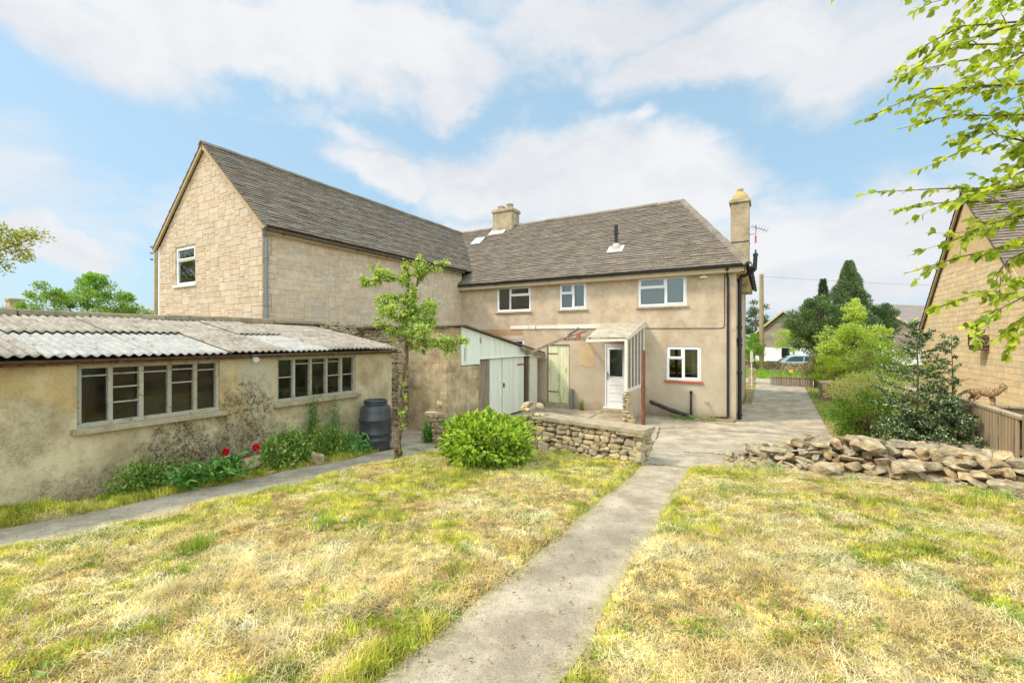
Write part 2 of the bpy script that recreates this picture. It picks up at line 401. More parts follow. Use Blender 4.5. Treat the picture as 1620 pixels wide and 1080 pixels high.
def m_glass():
    m = bpy.data.materials.new('window_glass'); m.use_nodes = True; n = NT(m.node_tree); n.n.clear()
    tr = n.new('ShaderNodeBsdfTransparent'); tr.inputs[0].default_value = (.62, .66, .64, 1)
    gl = n.new('ShaderNodeBsdfGlossy'); gl.inputs['Roughness'].default_value = .03; gl.inputs[0].default_value = (1, 1, 1, 1)
    fr = n.new('ShaderNodeFresnel'); fr.inputs[0].default_value = 1.55
    mx = n.new('ShaderNodeMixShader'); n.l.new(n.math('MULTIPLY_ADD', fr.outputs[0], 1.3, .04, clamp=True), mx.inputs[0])
    n.l.new(tr.outputs[0], mx.inputs[1]); n.l.new(gl.outputs[0], mx.inputs[2])
    o = n.new('ShaderNodeOutputMaterial'); n.l.new(mx.outputs[0], o.inputs[0]); return m
M['glass'] = m_glass()
def m_dustglass():
    m = bpy.data.materials.new('dusty_glass'); m.use_nodes = True; n = NT(m.node_tree); n.n.clear()
    P = n.new('ShaderNodeNewGeometry').outputs['Position']
    tr = n.new('ShaderNodeBsdfTransparent'); tr.inputs[0].default_value = (.36, .36, .35, 1)
    gl = n.new('ShaderNodeBsdfGlossy'); gl.inputs['Roughness'].default_value = .06
    di = n.new('ShaderNodeBsdfDiffuse'); di.inputs[0].default_value = (.07, .066, .056, 1)
    mx = n.new('ShaderNodeMixShader'); mx.inputs[0].default_value = .06
    n.l.new(tr.outputs[0], mx.inputs[1]); n.l.new(gl.outputs[0], mx.inputs[2])
    m2 = n.new('ShaderNodeMixShader'); n.l.new(n.math('MULTIPLY_ADD', n.noise(P, 5, 5, .7), 1.0, -.44, clamp=True), m2.inputs[0])
    n.l.new(mx.outputs[0], m2.inputs[1]); n.l.new(di.outputs[0], m2.inputs[2])
    o = n.new('ShaderNodeOutputMaterial'); n.l.new(m2.outputs[0], o.inputs[0]); return m
M['dustglass'] = m_dustglass()
import bmesh
def ico(sub):
    bm = bmesh.new(); bmesh.ops.create_icosphere(bm, subdivisions=sub, radius=1)
    v = np.array([x.co[:] for x in bm.verts]); f = [tuple(q.index for q in p.verts) for p in bm.faces]; bm.free(); return v, f
ICO2, ICO3 = ico(2), ico(3)
def rock(rng, sub=2, cuts=9, depth=(.55, .85), boxy=.5):
    v, f = ICO2 if sub == 2 else ICO3
    v = v.copy(); v = np.sign(v)*np.abs(v)**boxy; v /= np.abs(v).max(0)
    for _ in range(cuts):
        n = np.array([rng.gauss(0, 1) for _ in range(3)]); n /= np.linalg.norm(n)
        h = rng.uniform(*depth)*1.15; dd = v@n; k = dd > h
        v[k] -= np.outer(dd[k]-h, n)
    v += np.array([[rng.gauss(0, .022) for _ in range(3)] for _ in range(len(v))])
    return v/np.abs(v).max(0), f
PROT2 = [rock(R, 3, 6, (.7, 1.1), .26) for _ in range(16)]
PROT3 = [rock(R, 3, 13, (.42, .8), .55) for _ in range(26)]
def tone(rng, lo=.78, hi=1.1, warm=.05):
    t = rng.uniform(lo, hi); k = rng.uniform(-warm, warm); return (t*(1+k), t, t*(1-k*1.4))
def put_rock(mb, proto, c, s_, rot, col):
    v, f = proto; P = v*np.array(s_)
    P = P@np.array(rot.to_3x3()).T + np.array(c); mb.add(P.tolist(), f, col)
def drystone(mb, F, s0, s1, top, z0, rng, ch=(.05, .11), cw=(.1, .3), depth=.1, dj=.02, botf=None):
    z = z0
    while True:
        h = rng.uniform(*ch); s = s0 - rng.uniform(0, .1); any_ = False
        while s < s1:
            wd = rng.uniform(*cw); a, b = max(s, s0), min(s+wd, s1); m_ = (a+b)/2
            if b-a > .03 and z+h*.6 < top(m_) and (botf is None or z+h > botf(m_)):
                any_ = True
                e = Matrix.Rotation(rng.gauss(0, .05), 3, 'X') @ Matrix.Rotation(rng.gauss(0, .05), 3, 'Y')
                if rng.random() < .5: e = e @ Matrix.Rotation(math.pi, 3, 'Z')
                c = F.p(m_, -depth*.55+rng.uniform(-dj, dj), z+h/2)
                sz = ((b-a)/2*1.02, depth*.6, h/2*rng.uniform(.96, 1.12)) if F.axis == 'y' else (depth*.6, (b-a)/2*1.02, h/2*rng.uniform(.96, 1.12))
                put_rock(mb, rng.choice(PROT2), c, sz, e, tone(rng, .72, 1.12, .06))
            s += wd
        z += h*.93
        if z > z0+8 or z > max(top(s0+(s1-s0)*k/8) for k in range(9)): break
def ashlar(mb, F, s0, s1, z0, z1, rng, holes=(), poly=None, cell=.072, ws=(3, 7), hs=[1, 2, 2, 2, 3], lo=.9, hi=1.06, d=.007, courses=None):
    nx = int(round((s1-s0)/cell)); nz = int(round((z1-z0)/cell)); cx = (s1-s0)/nx; cz = (z1-z0)/nz
    used = np.zeros((nx, nz), bool)
    for j in range(nz):
        for i in range(nx):
            if used[i, j]: continue
            wN = rng.randint(*ws); hN = rng.choice(hs) if isinstance(hs, list) else rng.randint(*hs)
            if hN >= 3 and wN < 5: wN = 5
            w_ = 0
            while w_ < wN and i+w_ < nx and not used[i+w_, j]: w_ += 1
            if w_ < nx-i and 0 < sum(1 for k in range(i+w_, min(i+w_+1, nx)) if not used[k, j]) and i+w_+1 >= nx: w_ = nx-i
            hh = min(hN, nz-j)
            used[i:i+w_, j:j+hh] = True
            a, b, c, e = s0+i*cx, s0+(i+w_)*cx, z0+j*cz, z0+(j+hh)*cz
            g = .003
            r = [(a+g, c+g), (b-g, c+g), (b-g, e-g), (a+g, e-g)]
            if any(h[0] < (a+b)/2 < h[1] and h[2] < (c+e)/2 < h[3] for h in holes): continue
            for h in holes:
                if a < h[1] and b > h[0] and c < h[3] and e > h[2]:
                    # trim the block back to the opening
                    if (a+b)/2 < h[0]: r = [(x if x < h[0] else h[0]-.003, z) for x, z in r]
                    elif (a+b)/2 > h[1]: r = [(x if x > h[1] else h[1]+.003, z) for x, z in r]
                    elif (c+e)/2 < h[2]: r = [(x, z if z < h[2] else h[2]-.003) for x, z in r]
                    else: r = [(x, z if z > h[3] else h[3]+.003) for x, z in r]
            if poly: r = clip(r, poly)
            if len(r) < 3: continue
            mx = sum(p[0] for p in r)/len(r); mz = sum(p[1] for p in r)/len(r); k = len(r)
            dd = d*rng.uniform(.7, 1.3); ins = .004
            def sh(p):
                dx, dz = mx-p[0], mz-p[1]; L = math.hypot(dx, dz)+1e-6; q = min(ins, L*.3); return (p[0]+dx/L*q, p[1]+dz/L*q)
            vs = [F.p(p[0], 0, p[1]) for p in r]+[F.p(*[(sh(p)[0]), dd, sh(p)[1]]) for p in r]
            mb.add(vs, [tuple(range(k, 2*k))]+[(q, (q+1) % k, k+(q+1) % k, k+q) for q in range(k)], tone(rng, lo, hi, .035))
def tiles(mb, O, Sv, T, poly, gauge, wd, th, rng, lo=.9, hi=1.08):
    O = Vector(O); Sv = Vector(Sv).normalized(); T = Vector(T).normalized(); N = Sv.cross(T).normalized()
    if N.z < 0: N = -N
    smin, smax = min(p[0] for p in poly), max(p[0] for p in poly); tmax = max(p[1] for p in poly)
    i = 0
    while i*gauge < tmax:
        s = smin - wd*(.5 if i % 2 else 0) - .05
        sag = .004*math.sin(i*1.7)
        while s < smax:
            w_ = wd*rng.uniform(.9, 1.1); dt = rng.gauss(0, .003)
            r = clip([(s+.001, i*gauge+dt), (s+w_-.001, i*gauge+dt+rng.gauss(0, .002)), (s+w_-.001, (i+1)*gauge+.03), (s+.001, (i+1)*gauge+.03)], poly)
            if len(r) >= 3:
                k = len(r); q = rng.gauss(0, .003); tt = th*rng.uniform(.8, 1.25)
                H = lambda p: .012 + sag + q + tt*max(0, 1-(p[1]-i*gauge)/gauge*.85)
                top_ = [O+Sv*p[0]+T*p[1]+N*H(p) for p in r]; bot = [O+Sv*p[0]+T*p[1]-N*.01 for p in r]
                mb.add(top_+bot, [tuple(range(k))]+[(a, k+a, k+(a+1) % k, (a+1) % k) for a in range(k)], tone(rng, lo, hi, .06))
                for q_ in range(len(mb.c)-k, len(mb.c)): mb.c[q_] = (.4, .38, .36)       # shade line between rows painted dark on underside and edge
            s += w_
        i += 1
    mb.add([O+Sv*p[0]+T*p[1]-N*.03 for p in poly], [tuple(range(len(poly)))], (.5, .5, .5))
def ridge(mb, a, b, wd, rng, length=.45, h=.05, lo=.95, hi=1.35):
    a, b = Vector(a), Vector(b); L = (b-a).length; n = max(1, int(L/length)); t = (b-a).normalized()
    x = t.cross(Vector((0, 0, 1))).normalized()
    for i in range(n):
        p, q = a+t*(L*i/n), a+t*(L*(i+1)/n-.008); o = Vector((0, 0, rng.gauss(0, .006)))
        pr = [(-wd, -wd*.85), (-wd*.55, -wd*.25), (0, 0), (wd*.55, -wd*.25), (wd, -wd*.85)]
        vs = []
        for e in (p, q):
            vs += [e+x*dx+Vector((0, 0, dz+h))+o for dx, dz in pr]
            vs += [e+x*dx*.8+Vector((0, 0, dz+h-.03))+o for dx, dz in pr]
        fs = [(k, k+1, 11+k, 10+k) for k in range(4)]+[(5+k, 15+k, 16+k, 6+k) for k in range(4)]
        fs += [(k, 5+k, 6+k, k+1) for k in range(4)]+[(10+k, 11+k, 16+k, 15+k) for k in range(4)]+[(0, 10, 15, 5), (4, 9, 19, 14)]
        mb.add(vs, fs, tone(rng, lo, hi, .06))

# ---------------------------------------------------------------- ground, concrete, far grass
def lines(a):
    o = [a[0][0]]
    for lo, hi, st in a:
        n = max(1, int(round((hi-lo)/st))); o += [lo+(hi-lo)*(k+1)/n for k in range(n)]
    return np.array(o)
gx = lines([(-900, -60, 60), (-60, -10, 2.5), (-10, 6, .08), (6, 30, 1.5), (30, 900, 60)])
gy = lines([(-300, -10, 30), (-10, 0, .8), (0, 9, .08), (9, 14, .3), (14, 60, 2), (60, 1500, 80)])
X, Y = np.meshgrid(gx, gy, indexing='ij')
def base_np(u, v):
    z = np.minimum(.82-.075*(-.498*u+.867*v), .85)
    return np.where(z < .4, .04*np.log1p(np.exp(np.clip(z, -5, .4)/.04)), z)
def pathL(v): return -1.57-.018*v+.012*np.sin(v*2.3)+.012*np.sin(v*7.1)
def pathR(v): return -.80-.028*v+.012*np.sin(v*2.9+1)+.012*np.sin(v*6.3)
def lawn_mask(u, v):                            # 1 on lawn, 0 on concrete
    k = 30.
    sg = lambda x: 1/(1+np.exp(-np.clip(x*k, -30, 30)))
    e = .05*np.sin(v*3.1)+.03*np.sin(v*8)
    front = np.where(u < -3.9, 6.4+(np.maximum(u, -5.45)+5.45)*.62, 7.42)+.04*np.sin(u*6)
    L = sg(u+5.42+e)*sg(pathL(v)-u)*sg(front-v)
    fr = 7.25+np.maximum(0, u+.9)*1.35
    Rr = sg(u-pathR(v))*sg(np.minimum(fr, 99)-v)
    Rr = np.maximum(Rr, sg(u-1.35)*sg(26-v)*sg(u-1.35-(v-12)*.018))
    strip = sg(-6.24-u+.04*np.sin(v*4))*sg(u+6.95)*sg(6.0-v)
    far = sg(v-30)
    side = sg(v-14.5)*sg(-.45-u)*sg(u+.8)*sg(v-19)
    out_ = np.maximum.reduce([L, Rr, strip, far, side, sg(-11-u), sg(-v-1.2)])
    return out_
bump_l = (fbm(X, Y, .9, 3)-.5)*.12+(fbm(X, Y, 3.6, 9)-.5)*.07
mask = lawn_mask(X, Y); near = np.exp(-np.maximum(0, np.hypot(X, Y)-9)/4)
Z = base_np(X, Y) - .045*(1-mask) + mask*near*(.035+bump_l)
Z = Z + np.where(Y > 36, -.35*np.clip((Y-38.3)/2, 0, 1), 0)
Z = np.where((X > -9.7) & (X < -.75) & (Y > 13.9) & (Y < 21), -.1, Z)
def ground_z(u, v): 
    u = np.asarray(u, float); v = np.asarray(v, float); m_ = lawn_mask(u, v); nr = np.exp(-np.maximum(0, np.hypot(u, v)-9)/4)
    return base_np(u, v)-.045*(1-m_)+m_*nr*(.035+(fbm(u, v, .9, 3)-.5)*.12+(fbm(u, v, 3.6, 9)-.5)*.07)
nx, ny = X.shape; idx = np.arange(nx*ny).reshape(nx, ny)
Fq = np.stack([idx[:-1, :-1], idx[1:, :-1], idx[1:, 1:], idx[:-1, 1:]], -1).reshape(-1, 4)
g = npmesh('ground', np.stack([X, Y, Z], -1).reshape(-1, 3), Fq, np.ones((nx*ny, 3)), M['soil'], origin=(0, 0, 0), smooth=True)
tag(g, kind='structure')
def slab(name, us, vf, vb, step=.12, th=.05, lift=0., jag=.012, seams=()):
    """concrete laid on the ground: for every u from vf(u) to vb(u)"""
    u_ = np.arange(us[0], us[1]+step*.5, step); nv = max(2, int((max(vb(x)-vf(x) for x in u_))/.15))
    V = []; 
    for x in u_:
        a, b = vf(x), vb(x)
        a += R.gauss(0, jag); b += R.gauss(0, jag)
        for k in range(nv+1):
            y = a+(b-a)*k/nv; V.append((x, y, base(x, y)+lift+.004*math.sin(x*2+y*3)))
    n1 = nv+1; F_ = [(i*n1+k, (i+1)*n1+k, (i+1)*n1+k+1, i*n1+k+1) for i in range(len(u_)-1) for k in range(nv)]
    n = len(V); E = [i*n1 for i in range(len(u_))]+[(len(u_)-1)*n1+k for k in range(1, n1)]+[i*n1+nv for i in range(len(u_)-2, -1, -1)]+[k for k in range(nv-1, 0, -1)]
    W = [(V[e][0], V[e][1], V[e][2]-th) for e in E]
    m = MB(); m.add(V+W, F_+[(E[k], n+k, n+(k+1) % len(E), E[(k+1) % len(E)]) for k in range(len(E))])
    o = m.build(name, M['concrete'], origin=(0, 0, 0)); tag(o, kind='structure'); return o
def strip(name, v0, v1, ul, ur, lift=0., th=.05, nu=6, step=.12, cracks=()):
    V = []; vs_ = np.arange(v0, v1+.01, step)
    for y in vs_:
        a, b = float(ul(y)), float(ur(y))
        for k in range(nu+1):
            x = a+(b-a)*k/nu; V.append((x, y, base(x, y)+lift+.003*math.sin(x*3+y*2)))
    n1 = nu+1; F_ = [(i*n1+k, i*n1+k+1, (i+1)*n1+k+1, (i+1)*n1+k) for i in range(len(vs_)-1) for k in range(nu)]
    n = len(V); E = list(range(n1))+[i*n1+nu for i in range(1, len(vs_))]+[(len(vs_)-1)*n1+k for k in range(nu-1, -1, -1)]+[i*n1 for i in range(len(vs_)-2, 0, -1)]
    W = [(V[e][0], V[e][1], V[e][2]-th) for e in E]
    m = MB(); m.add(V+W, F_+[(E[k], n+k, n+(k+1) % len(E), E[(k+1) % len(E)]) for k in range(len(E))])
    o = m.build(name, M['concrete'], origin=(0, 0, 0)); tag(o, kind='structure'); return o
strip('garden_path', -1.2, 7.32, pathL, pathR)
strip('side_path', -2.0, 6.42, lambda v: -6.27+.03*math.sin(v*4), lambda v: -5.42-.04*math.sin(v*3.1))
slab('patio', (-9.6, -5.42), lambda u: 6.44, lambda u: 13.9, lift=.0)
slab('patio', (-5.40, 1.32), lambda u: (6.46+(u+5.4)*.64 if u < -3.9 else 7.42 if u < -1.7 else 7.34 if u < -.95 else 7.34+max(0, u+.95)*1.35), lambda u: 13.9 if u < -.8 else 13.2)
strip('driveway', 13.22, 26.3, lambda v: -.78 if v < 18 else -.45, lambda v: 1.34+(v-13.2)*.022)
rd = MB(); rd.box(-300, 26.4, -.1, 300, 30, .012); tag(rd.build('pavement', M['concrete'], origin=(0, 0, 0)), kind='structure')

# ---------------------------------------------------------------- windows and doors
def upvc(root, F, s0, s1, z0, z1, cells, sillm='concrete_trim', curtain=None, name='window', back=-.1, sill=True):
    """cells: (s-fraction 0, 1, z-fraction 0, 1, opens)"""
    m = MB(); w = .05; d0, d1 = back, back+.07
    F.box(m, s0, s1, d0, d1, z0, z0+w); F.box(m, s0, s1, d0, d1, z1-w, z1)
    F.box(m, s0, s0+w, d0, d1, z0+w, z1-w); F.box(m, s1-w, s1, d0, d1, z0+w, z1-w)
    panes = []; iw, ih = s1-s0-2*w, z1-z0-2*w
    for a, b, c, e, op in cells:
        A, B, C_, E = s0+w+a*iw, s0+w+b*iw, z0+w+c*ih, z0+w+e*ih
        q = .042 if op else .022; dd = d1+.018 if op else d1-.004
        if a > 0: A += .008
        if b < 1: B -= .008
        if c > 0: C_ += .008
        if e < 1: E -= .008
        F.box(m, A, B, d0+.005, dd, C_, C_+q); F.box(m, A, B, d0+.005, dd, E-q, E)
        F.box(m, A, A+q, d0+.005, dd, C_+q, E-q); F.box(m, B-q, B, d0+.005, dd, C_+q, E-q)
        panes.append((A+q, B-q, C_+q, E-q))
    for a, b, c, e, op in cells:
        if a > 0: F.box(m, s0+w+a*iw-.012, s0+w+a*iw+.012, d0+.002, d1-.002, z0+w, z1-w)
        if c > 0: F.box(m, s0+w+a*iw, s0+w+b*iw, d0+.003, d1-.003, z0+w+c*ih-.012, z0+w+c*ih+.012)
    fr = m.build(name, M['white'], root, bevel=.004)
    for a, b, c, e in panes:
        g = MB(); F.box(g, a-.005, b+.005, d0+.03, d0+.036, c-.005, e+.005); g.build('pane', M['glass'], fr)
    if sill:
        g = MB(); F.box(g, s0-.06, s1+.06, back+.072, .055, z0-.065, z0-.004); g.build('sill', M[sillm], fr, bevel=.008)
    if curtain:
        for a, b in curtain:
            g = MB(); A, B = s0+(s1-s0)*a, s0+(s1-s0)*b; n = 24
            vs = [F.p(A+(B-A)*k/n, -.2+.02*math.sin(k*1.7), z) for k in range(n+1) for z in (z0-.1, z1)]
            g.add(vs, [(2*k, 2*k+2, 2*k+3, 2*k+1) for k in range(n)]); g.build('curtain', M['curtain'], fr)
    return fr

# ---------------------------------------------------------------- the rendered house
V0 = 13.85
house = empty('house', (-5.5, 17.3, 0), 'two-storey tan rendered house with hipped tiled roof and back door', 'house')
FS = Face('y', V0, -1); FE = Face('x', -.74, 1)
wins = [(-8.6, -7.2, 3.31, 4.21), (-6.1, -5.13, 3.31, 4.21), (-3.45, -2.03, 3.31, 4.21), (-2.6, -1.64, 1.09, 2.1)]
doors = [(-6.57, -5.72, .05, 2.13), (-4.52, -3.77, .1, 2.15)]
small = (-8.02, -7.47, 1.4, 2.3)
m = MB(); wall(m, FS, -10.2, -.74, -.1, 4.5, wins+doors+[small], .28)
wall(m, FE, 13.86, 20.7, -.1, 4.5, [], .28); wall(m, Face('y', 20.7, 1), -12.8, -.74, -.1, 4.5, [(-9, -7.5, 1, 2.2), (-4, -2.5, 1, 2.2), (-9, -7.5, 3.2, 4.2), (-4, -2.5, 3.2, 4.2)], .28)
m.build('wall', M['render'], house)
# slightly proud corner pier beside the drive
m = MB(); m.box(-1.0, 13.3+.52, -.05, -.73, 14.1, 4.3)
m.build('corner_pier', M['render'], house, bevel=.01)
upvc(house, FS, *wins[0], [(0, .38, 0, 1, 0), (.38, 1, 0, .66, 0), (.38, 1, .66, 1, 1)])
upvc(house, FS, *wins[1], [(0, .5, 0, .62, 0), (0, .5, .62, 1, 1), (.5, 1, 0, 1, 1)], curtain=[(.06, .5), (.55, .95)])
upvc(house, FS, *wins[2], [(0, .58, 0, .66, 0), (0, .58, .66, 1, 1), (.58, 1, 0, 1, 1)], curtain=[(.03, .97)])
fw = upvc(house, FS, *wins[3], [(0, .48, 0, .66, 0), (0, .48, .66, 1, 1), (.48, 1, 0, 1, 1)], 'redsill', curtain=[(.7, .95)])
upvc(house, FS, *small, [(0, 1, 0, 1, 0)])
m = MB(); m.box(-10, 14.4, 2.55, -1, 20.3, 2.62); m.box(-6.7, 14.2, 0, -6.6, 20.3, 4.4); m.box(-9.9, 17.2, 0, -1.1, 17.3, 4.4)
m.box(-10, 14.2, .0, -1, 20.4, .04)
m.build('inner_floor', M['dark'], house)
# back door
m = MB(); s0, s1, z0, z1 = doors[1]
for a in ((s0, s0+.06, z0+.05, z1), (s1-.06, s1, z0+.05, z1), (s0+.06, s1-.06, z1-.06, z1)): FS.box(m, a[0], a[1], -.09, -.01, a[2], a[3])
FS.box(m, s0-.03, s1+.03, -.09, .05, z0, z0+.05)
fr = m.build('door_frame', M['white'], house, bevel=.004)
m = MB(); a, b = s0+.065, s1-.065; wx0, wx1, wz0, wz1 = a+.1, b-.1, 1.12, 1.98
FS.box(m, a, wx0, -.08, -.03, z0+.055, z1-.065); FS.box(m, wx1, b, -.08, -.03, z0+.055, z1-.065)
FS.box(m, wx0, wx1, -.08, -.03, z0+.055, wz0); FS.box(m, wx0, wx1, -.08, -.03, wz1, z1-.065)
for q in ((wx0-.025, wx0, wz0-.025, wz1+.025), (wx1, wx1+.025, wz0-.025, wz1+.025), (wx0, wx1, wz0-.025, wz0), (wx0, wx1, wz1, wz1+.025),
          (a+.08, b-.08, .34, .355), (a+.08, b-.08, .60, .615), (a+.08, b-.08, .86, .875)): FS.box(m, q[0], q[1], -.03, -.018, q[2], q[3])
dr = m.build('door', M['white'], house, bevel=.003)
m = MB(); FS.box(m, wx0, wx1, -.06, -.05, wz0, wz1); m.build('pane', M['glass'], dr)
m = MB(); FS.box(m, a+.02, a+.05, -.03, -.012, 1.02, 1.26); FS.box(m, a+.03, a+.14, .0, .015, 1.15, 1.17); FS.box(m, a+.03, a+.045, -.012, .0, 1.15, 1.17)
m.build('handle', M['greypipe'], dr)
g = MB(); n = 20; g.add([FS.p(a+(b-a)*k/n, -.2+.02*math.sin(k*2.2), z) for k in range(n+1) for z in (.9, 2.05)], [(2*k, 2*k+2, 2*k+3, 2*k+1) for k in range(n)]); g.build('net_curtain', M['curtain'], dr)
m = MB(); FS.box(m, s0-.02, s1+.02, 0, .3, -.02, .095); m.build('doorstep', M['concrete_trim'], house, bevel=.01)
# old plank door
m = MB(); s0, s1, z0, z1 = doors[0]; n = 7
for k in range(n): FS.box(m, s0+.04+(s1-s0-.08)*k/n+.003, s0+.04+(s1-s0-.08)*(k+1)/n-.003, -.1, -.045+R.uniform(-.004, .004), z0+.1, z1-.03, tone(R, .9, 1.06, .03))
od = m.build('plank_door', M['yellowdoor'], house)
tag(od, 'old cream plank door stained green along its foot')
m = MB(); FS.box(m, s0, s0+.035, -.12, -.02, z0, z1); FS.box(m, s1-.035, s1, -.12, -.02, z0, z1); FS.box(m, s0+.035, s1-.035, -.12, -.02, z1-.03, z1); m.build('door_frame', M['greywood'], house)
m = MB(); FS.box(m, s0-.02, s1+.02, -.1, .06, -.02, .14); m.build('doorstep', M['concrete_trim'], house, bevel=.012)
for z in (.5, 1.8):
    m = MB(); FS.box(m, s0+.03, s0+.4, -.043, -.035, z, z+.035); m.build('hinge', M['rust'], od)
# roof
E0, RV, RZ = 13.58, 17.3, 7.41; ez = 4.36; EU = -.44; RU = -2.67
T1 = Vector((0, RV-E0, RZ-ez)); L1 = T1.length
m = MB()
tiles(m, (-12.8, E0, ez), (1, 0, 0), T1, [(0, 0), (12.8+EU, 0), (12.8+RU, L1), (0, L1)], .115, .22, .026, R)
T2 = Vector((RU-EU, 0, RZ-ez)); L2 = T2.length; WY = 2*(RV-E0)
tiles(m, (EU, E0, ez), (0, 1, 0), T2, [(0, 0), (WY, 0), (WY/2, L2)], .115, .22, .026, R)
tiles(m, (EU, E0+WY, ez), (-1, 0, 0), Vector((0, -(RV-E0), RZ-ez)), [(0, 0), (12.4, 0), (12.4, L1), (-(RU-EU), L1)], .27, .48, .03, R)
roof = m.build('roof', M['tile'], house)
m = MB(); ridge(m, (RU, RV, RZ+.02), (-12.9, RV, RZ+.02), .13, R); m.build('ridge_tiles', M['tile'], roof)
m = MB(); ridge(m, (EU+.02, E0-.02, ez+.03), (RU, RV, RZ+.03), .13, R, .33); ridge(m, (EU, E0+WY, ez+.03), (RU, RV, RZ+.03), .13, R, .33); m.build('hip_tiles', M['tile'], roof)
hz = lambda v: ez+(RZ-ez)/(RV-E0)*(v-E0)
m = MB(); m.box(-10.2, E0+.05, 4.17, -.5, E0+.075, 4.35); m.box(-10.2, E0+.07, 4.16, -.6, V0-.002, 4.175)
m.box(-.52, E0+.05, 4.17, -.495, 20.9, 4.35); m.box(-.74, V0, 4.16, -.51, 20.8, 4.175); m.build('fascia', M['fascia'], house)
def gutter(p0, p1, root, mat_, r=.055):
    p0, p1 = Vector(p0), Vector(p1); t = (p1-p0).normalized(); x = t.cross(Vector((0, 0, 1))).normalized(); vs = []; n = 8; L = (p1-p0).length; k_ = max(1, int(L))
    for rr in (r, r-.006):
        for q in range(k_+1):
            for k in range(n+1):
                a = math.pi+math.pi*k/n; vs.append(p0+t*L*q/k_+x*math.cos(a)*rr+Vector((0, 0, math.sin(a)*rr)))
    m = MB(); b = (k_+1)*(n+1)
    fs = [(q*(n+1)+k, q*(n+1)+k+1, (q+1)*(n+1)+k+1, (q+1)*(n+1)+k) for q in range(k_) for k in range(n)]
    fs += [tuple(b+i for i in f[::-1]) for f in fs]; m.add(vs, fs)
    for q in range(k_): m.bar(p0+t*(q+.5)*L/k_-Vector((0, 0, r+.004)), p0+t*((q+.5)*L/k_+.04)-Vector((0, 0, r+.004)), .1, .02)
    return m.build('gutter', mat_, root)
gutter((-10.15, E0-.02, 4.34), (-.42, E0-.02, 4.34), house, M['black'])
gutter((-.38, E0, 4.33), (-.38, 20.9, 4.33), house, M['black'])
def pipe(pts, r, mat_, root, name='downpipe', collars=()):
    m = MB(); m.tube(pts, r, 10)
    for c in collars:
        z_ = c; m.tube([(pts[-2][0], pts[-2][1], z_-.03), (pts[-2][0], pts[-2][1], z_+.03)], r*1.25, 10)
    return m.build(name, mat_, root, smooth=False)
pipe([(-.93, E0-.02, 4.3), (-.95, V0-.1, 4.12), (-.93, V0-.05, 4.0), (-.93, V0-.05, .15), (-.98, V0-.06, .1), (-1.45, V0-.08, .06)], .036, M['black'], house)
m = MB(); px_, py_ = -.66, 14.25
m.tube([(px_, py_, .02), (px_, py_, 4.0), (px_+.04, py_, 4.1), (px_+.3, py_, 4.2), (px_+.38, py_, 4.28), (px_+.40, py_, 4.7)], .055, 12)
for z in (.1, 1.3, 2.1, 2.25, 2.6, 3.95): m.tube([(px_, py_, z), (px_, py_, z+.09)], .07, 12)
m.tube([(px_+.4, py_, 4.66), (px_+.4, py_, 4.72)], .068, 12); m.tube([(px_+.4, py_, 4.72), (px_+.4, py_, 4.84)], [.03, .015], 8)
m.tube([(px_, py_, 2.2), (px_-.1, py_-.0, 2.3)], .045, 8)
m.build('soil_pipe', M['black'], house)
# cable, timber board, lamp, patch, pipes on the back wall
m = MB(); m.tube([(-3.2, V0-.012, 2.64), (-1.12, V0-.012, 2.62), (-1.04, V0-.012, 2.65), (-1.02, V0-.012, 2.76), (-1.02, V0-.012, 4.15)], .009, 6); m.build('cable', M['black'], house)
m = MB(); FS.box(m, -8.0, -6.2, .002, .03, 2.67, 2.79); FS.box(m, -6.19, -4.6, .002, .032, 2.665, 2.8); FS.box(m, -7.0, -6.97, .03, .036, 2.62, 2.78, (.5, .35, .3)); m.build('timber_board', M['whitewood'], house)
m = MB(); FS.box(m, -1.66, -1.46, .0, .09, 4.07, 4.12); FS.box(m, -1.6, -1.52, .0, .05, 4.12, 4.16); m.build('lamp', M['white'], house)
m = MB(); FS.box(m, -5.41, -4.87, .0, .007, 1.42, 2.13); m.build('wall_patch', plain('bare_render', S(196, 168, 130), .9, .08, 5, .3), house)
m = MB(); FS.box(m, -9.65, -7.5, .0, .006, 2.45, 2.66); m.build('wall_patch', plain('brown_render', S(168, 134, 100), .9, .12, 5, .3), house)
m = MB(); m.tube([(-5.62, V0-.09, 0), (-5.62, V0-.09, .62)], .055, 12); m.tube([(-5.62, V0-.09, .55), (-5.62, V0-.09, .66)], .068, 12); m.build('waste_pipe', M['greypipe'], house)
m = MB(); m.tube([(-1.9, V0-.06, .02), (-1.9, V0-.06, .78)], .028, 10); m.tube([(-1.9, V0-.06, .72), (-1.9, V0-.06, .8)], .042, 10); m.tube([(-1.9, V0-.06, .12), (-1.9, V0-.06, .18)], .04, 10); m.build('waste_pipe', M['black'], house)
m = MB(); m.tube([(-1.48, V0, .5), (-1.48, V0-.1, .5), (-1.48, V0-.12, .44)], .014, 8); FS.box(m, -1.52, -1.44, 0, .02, .46, .54); m.bar((-1.53, V0-.07, .53), (-1.43, V0-.07, .53), .015, .015); m.build('outside_tap', plain('brass', (.35, .4, .25), .5), house)
m = MB(); FS.box(m, -1.6, -.76, .0, .2, -.02, .07, (.8, .7, .55)); m.build('plinth', M['concrete_trim'], house, bevel=.01)
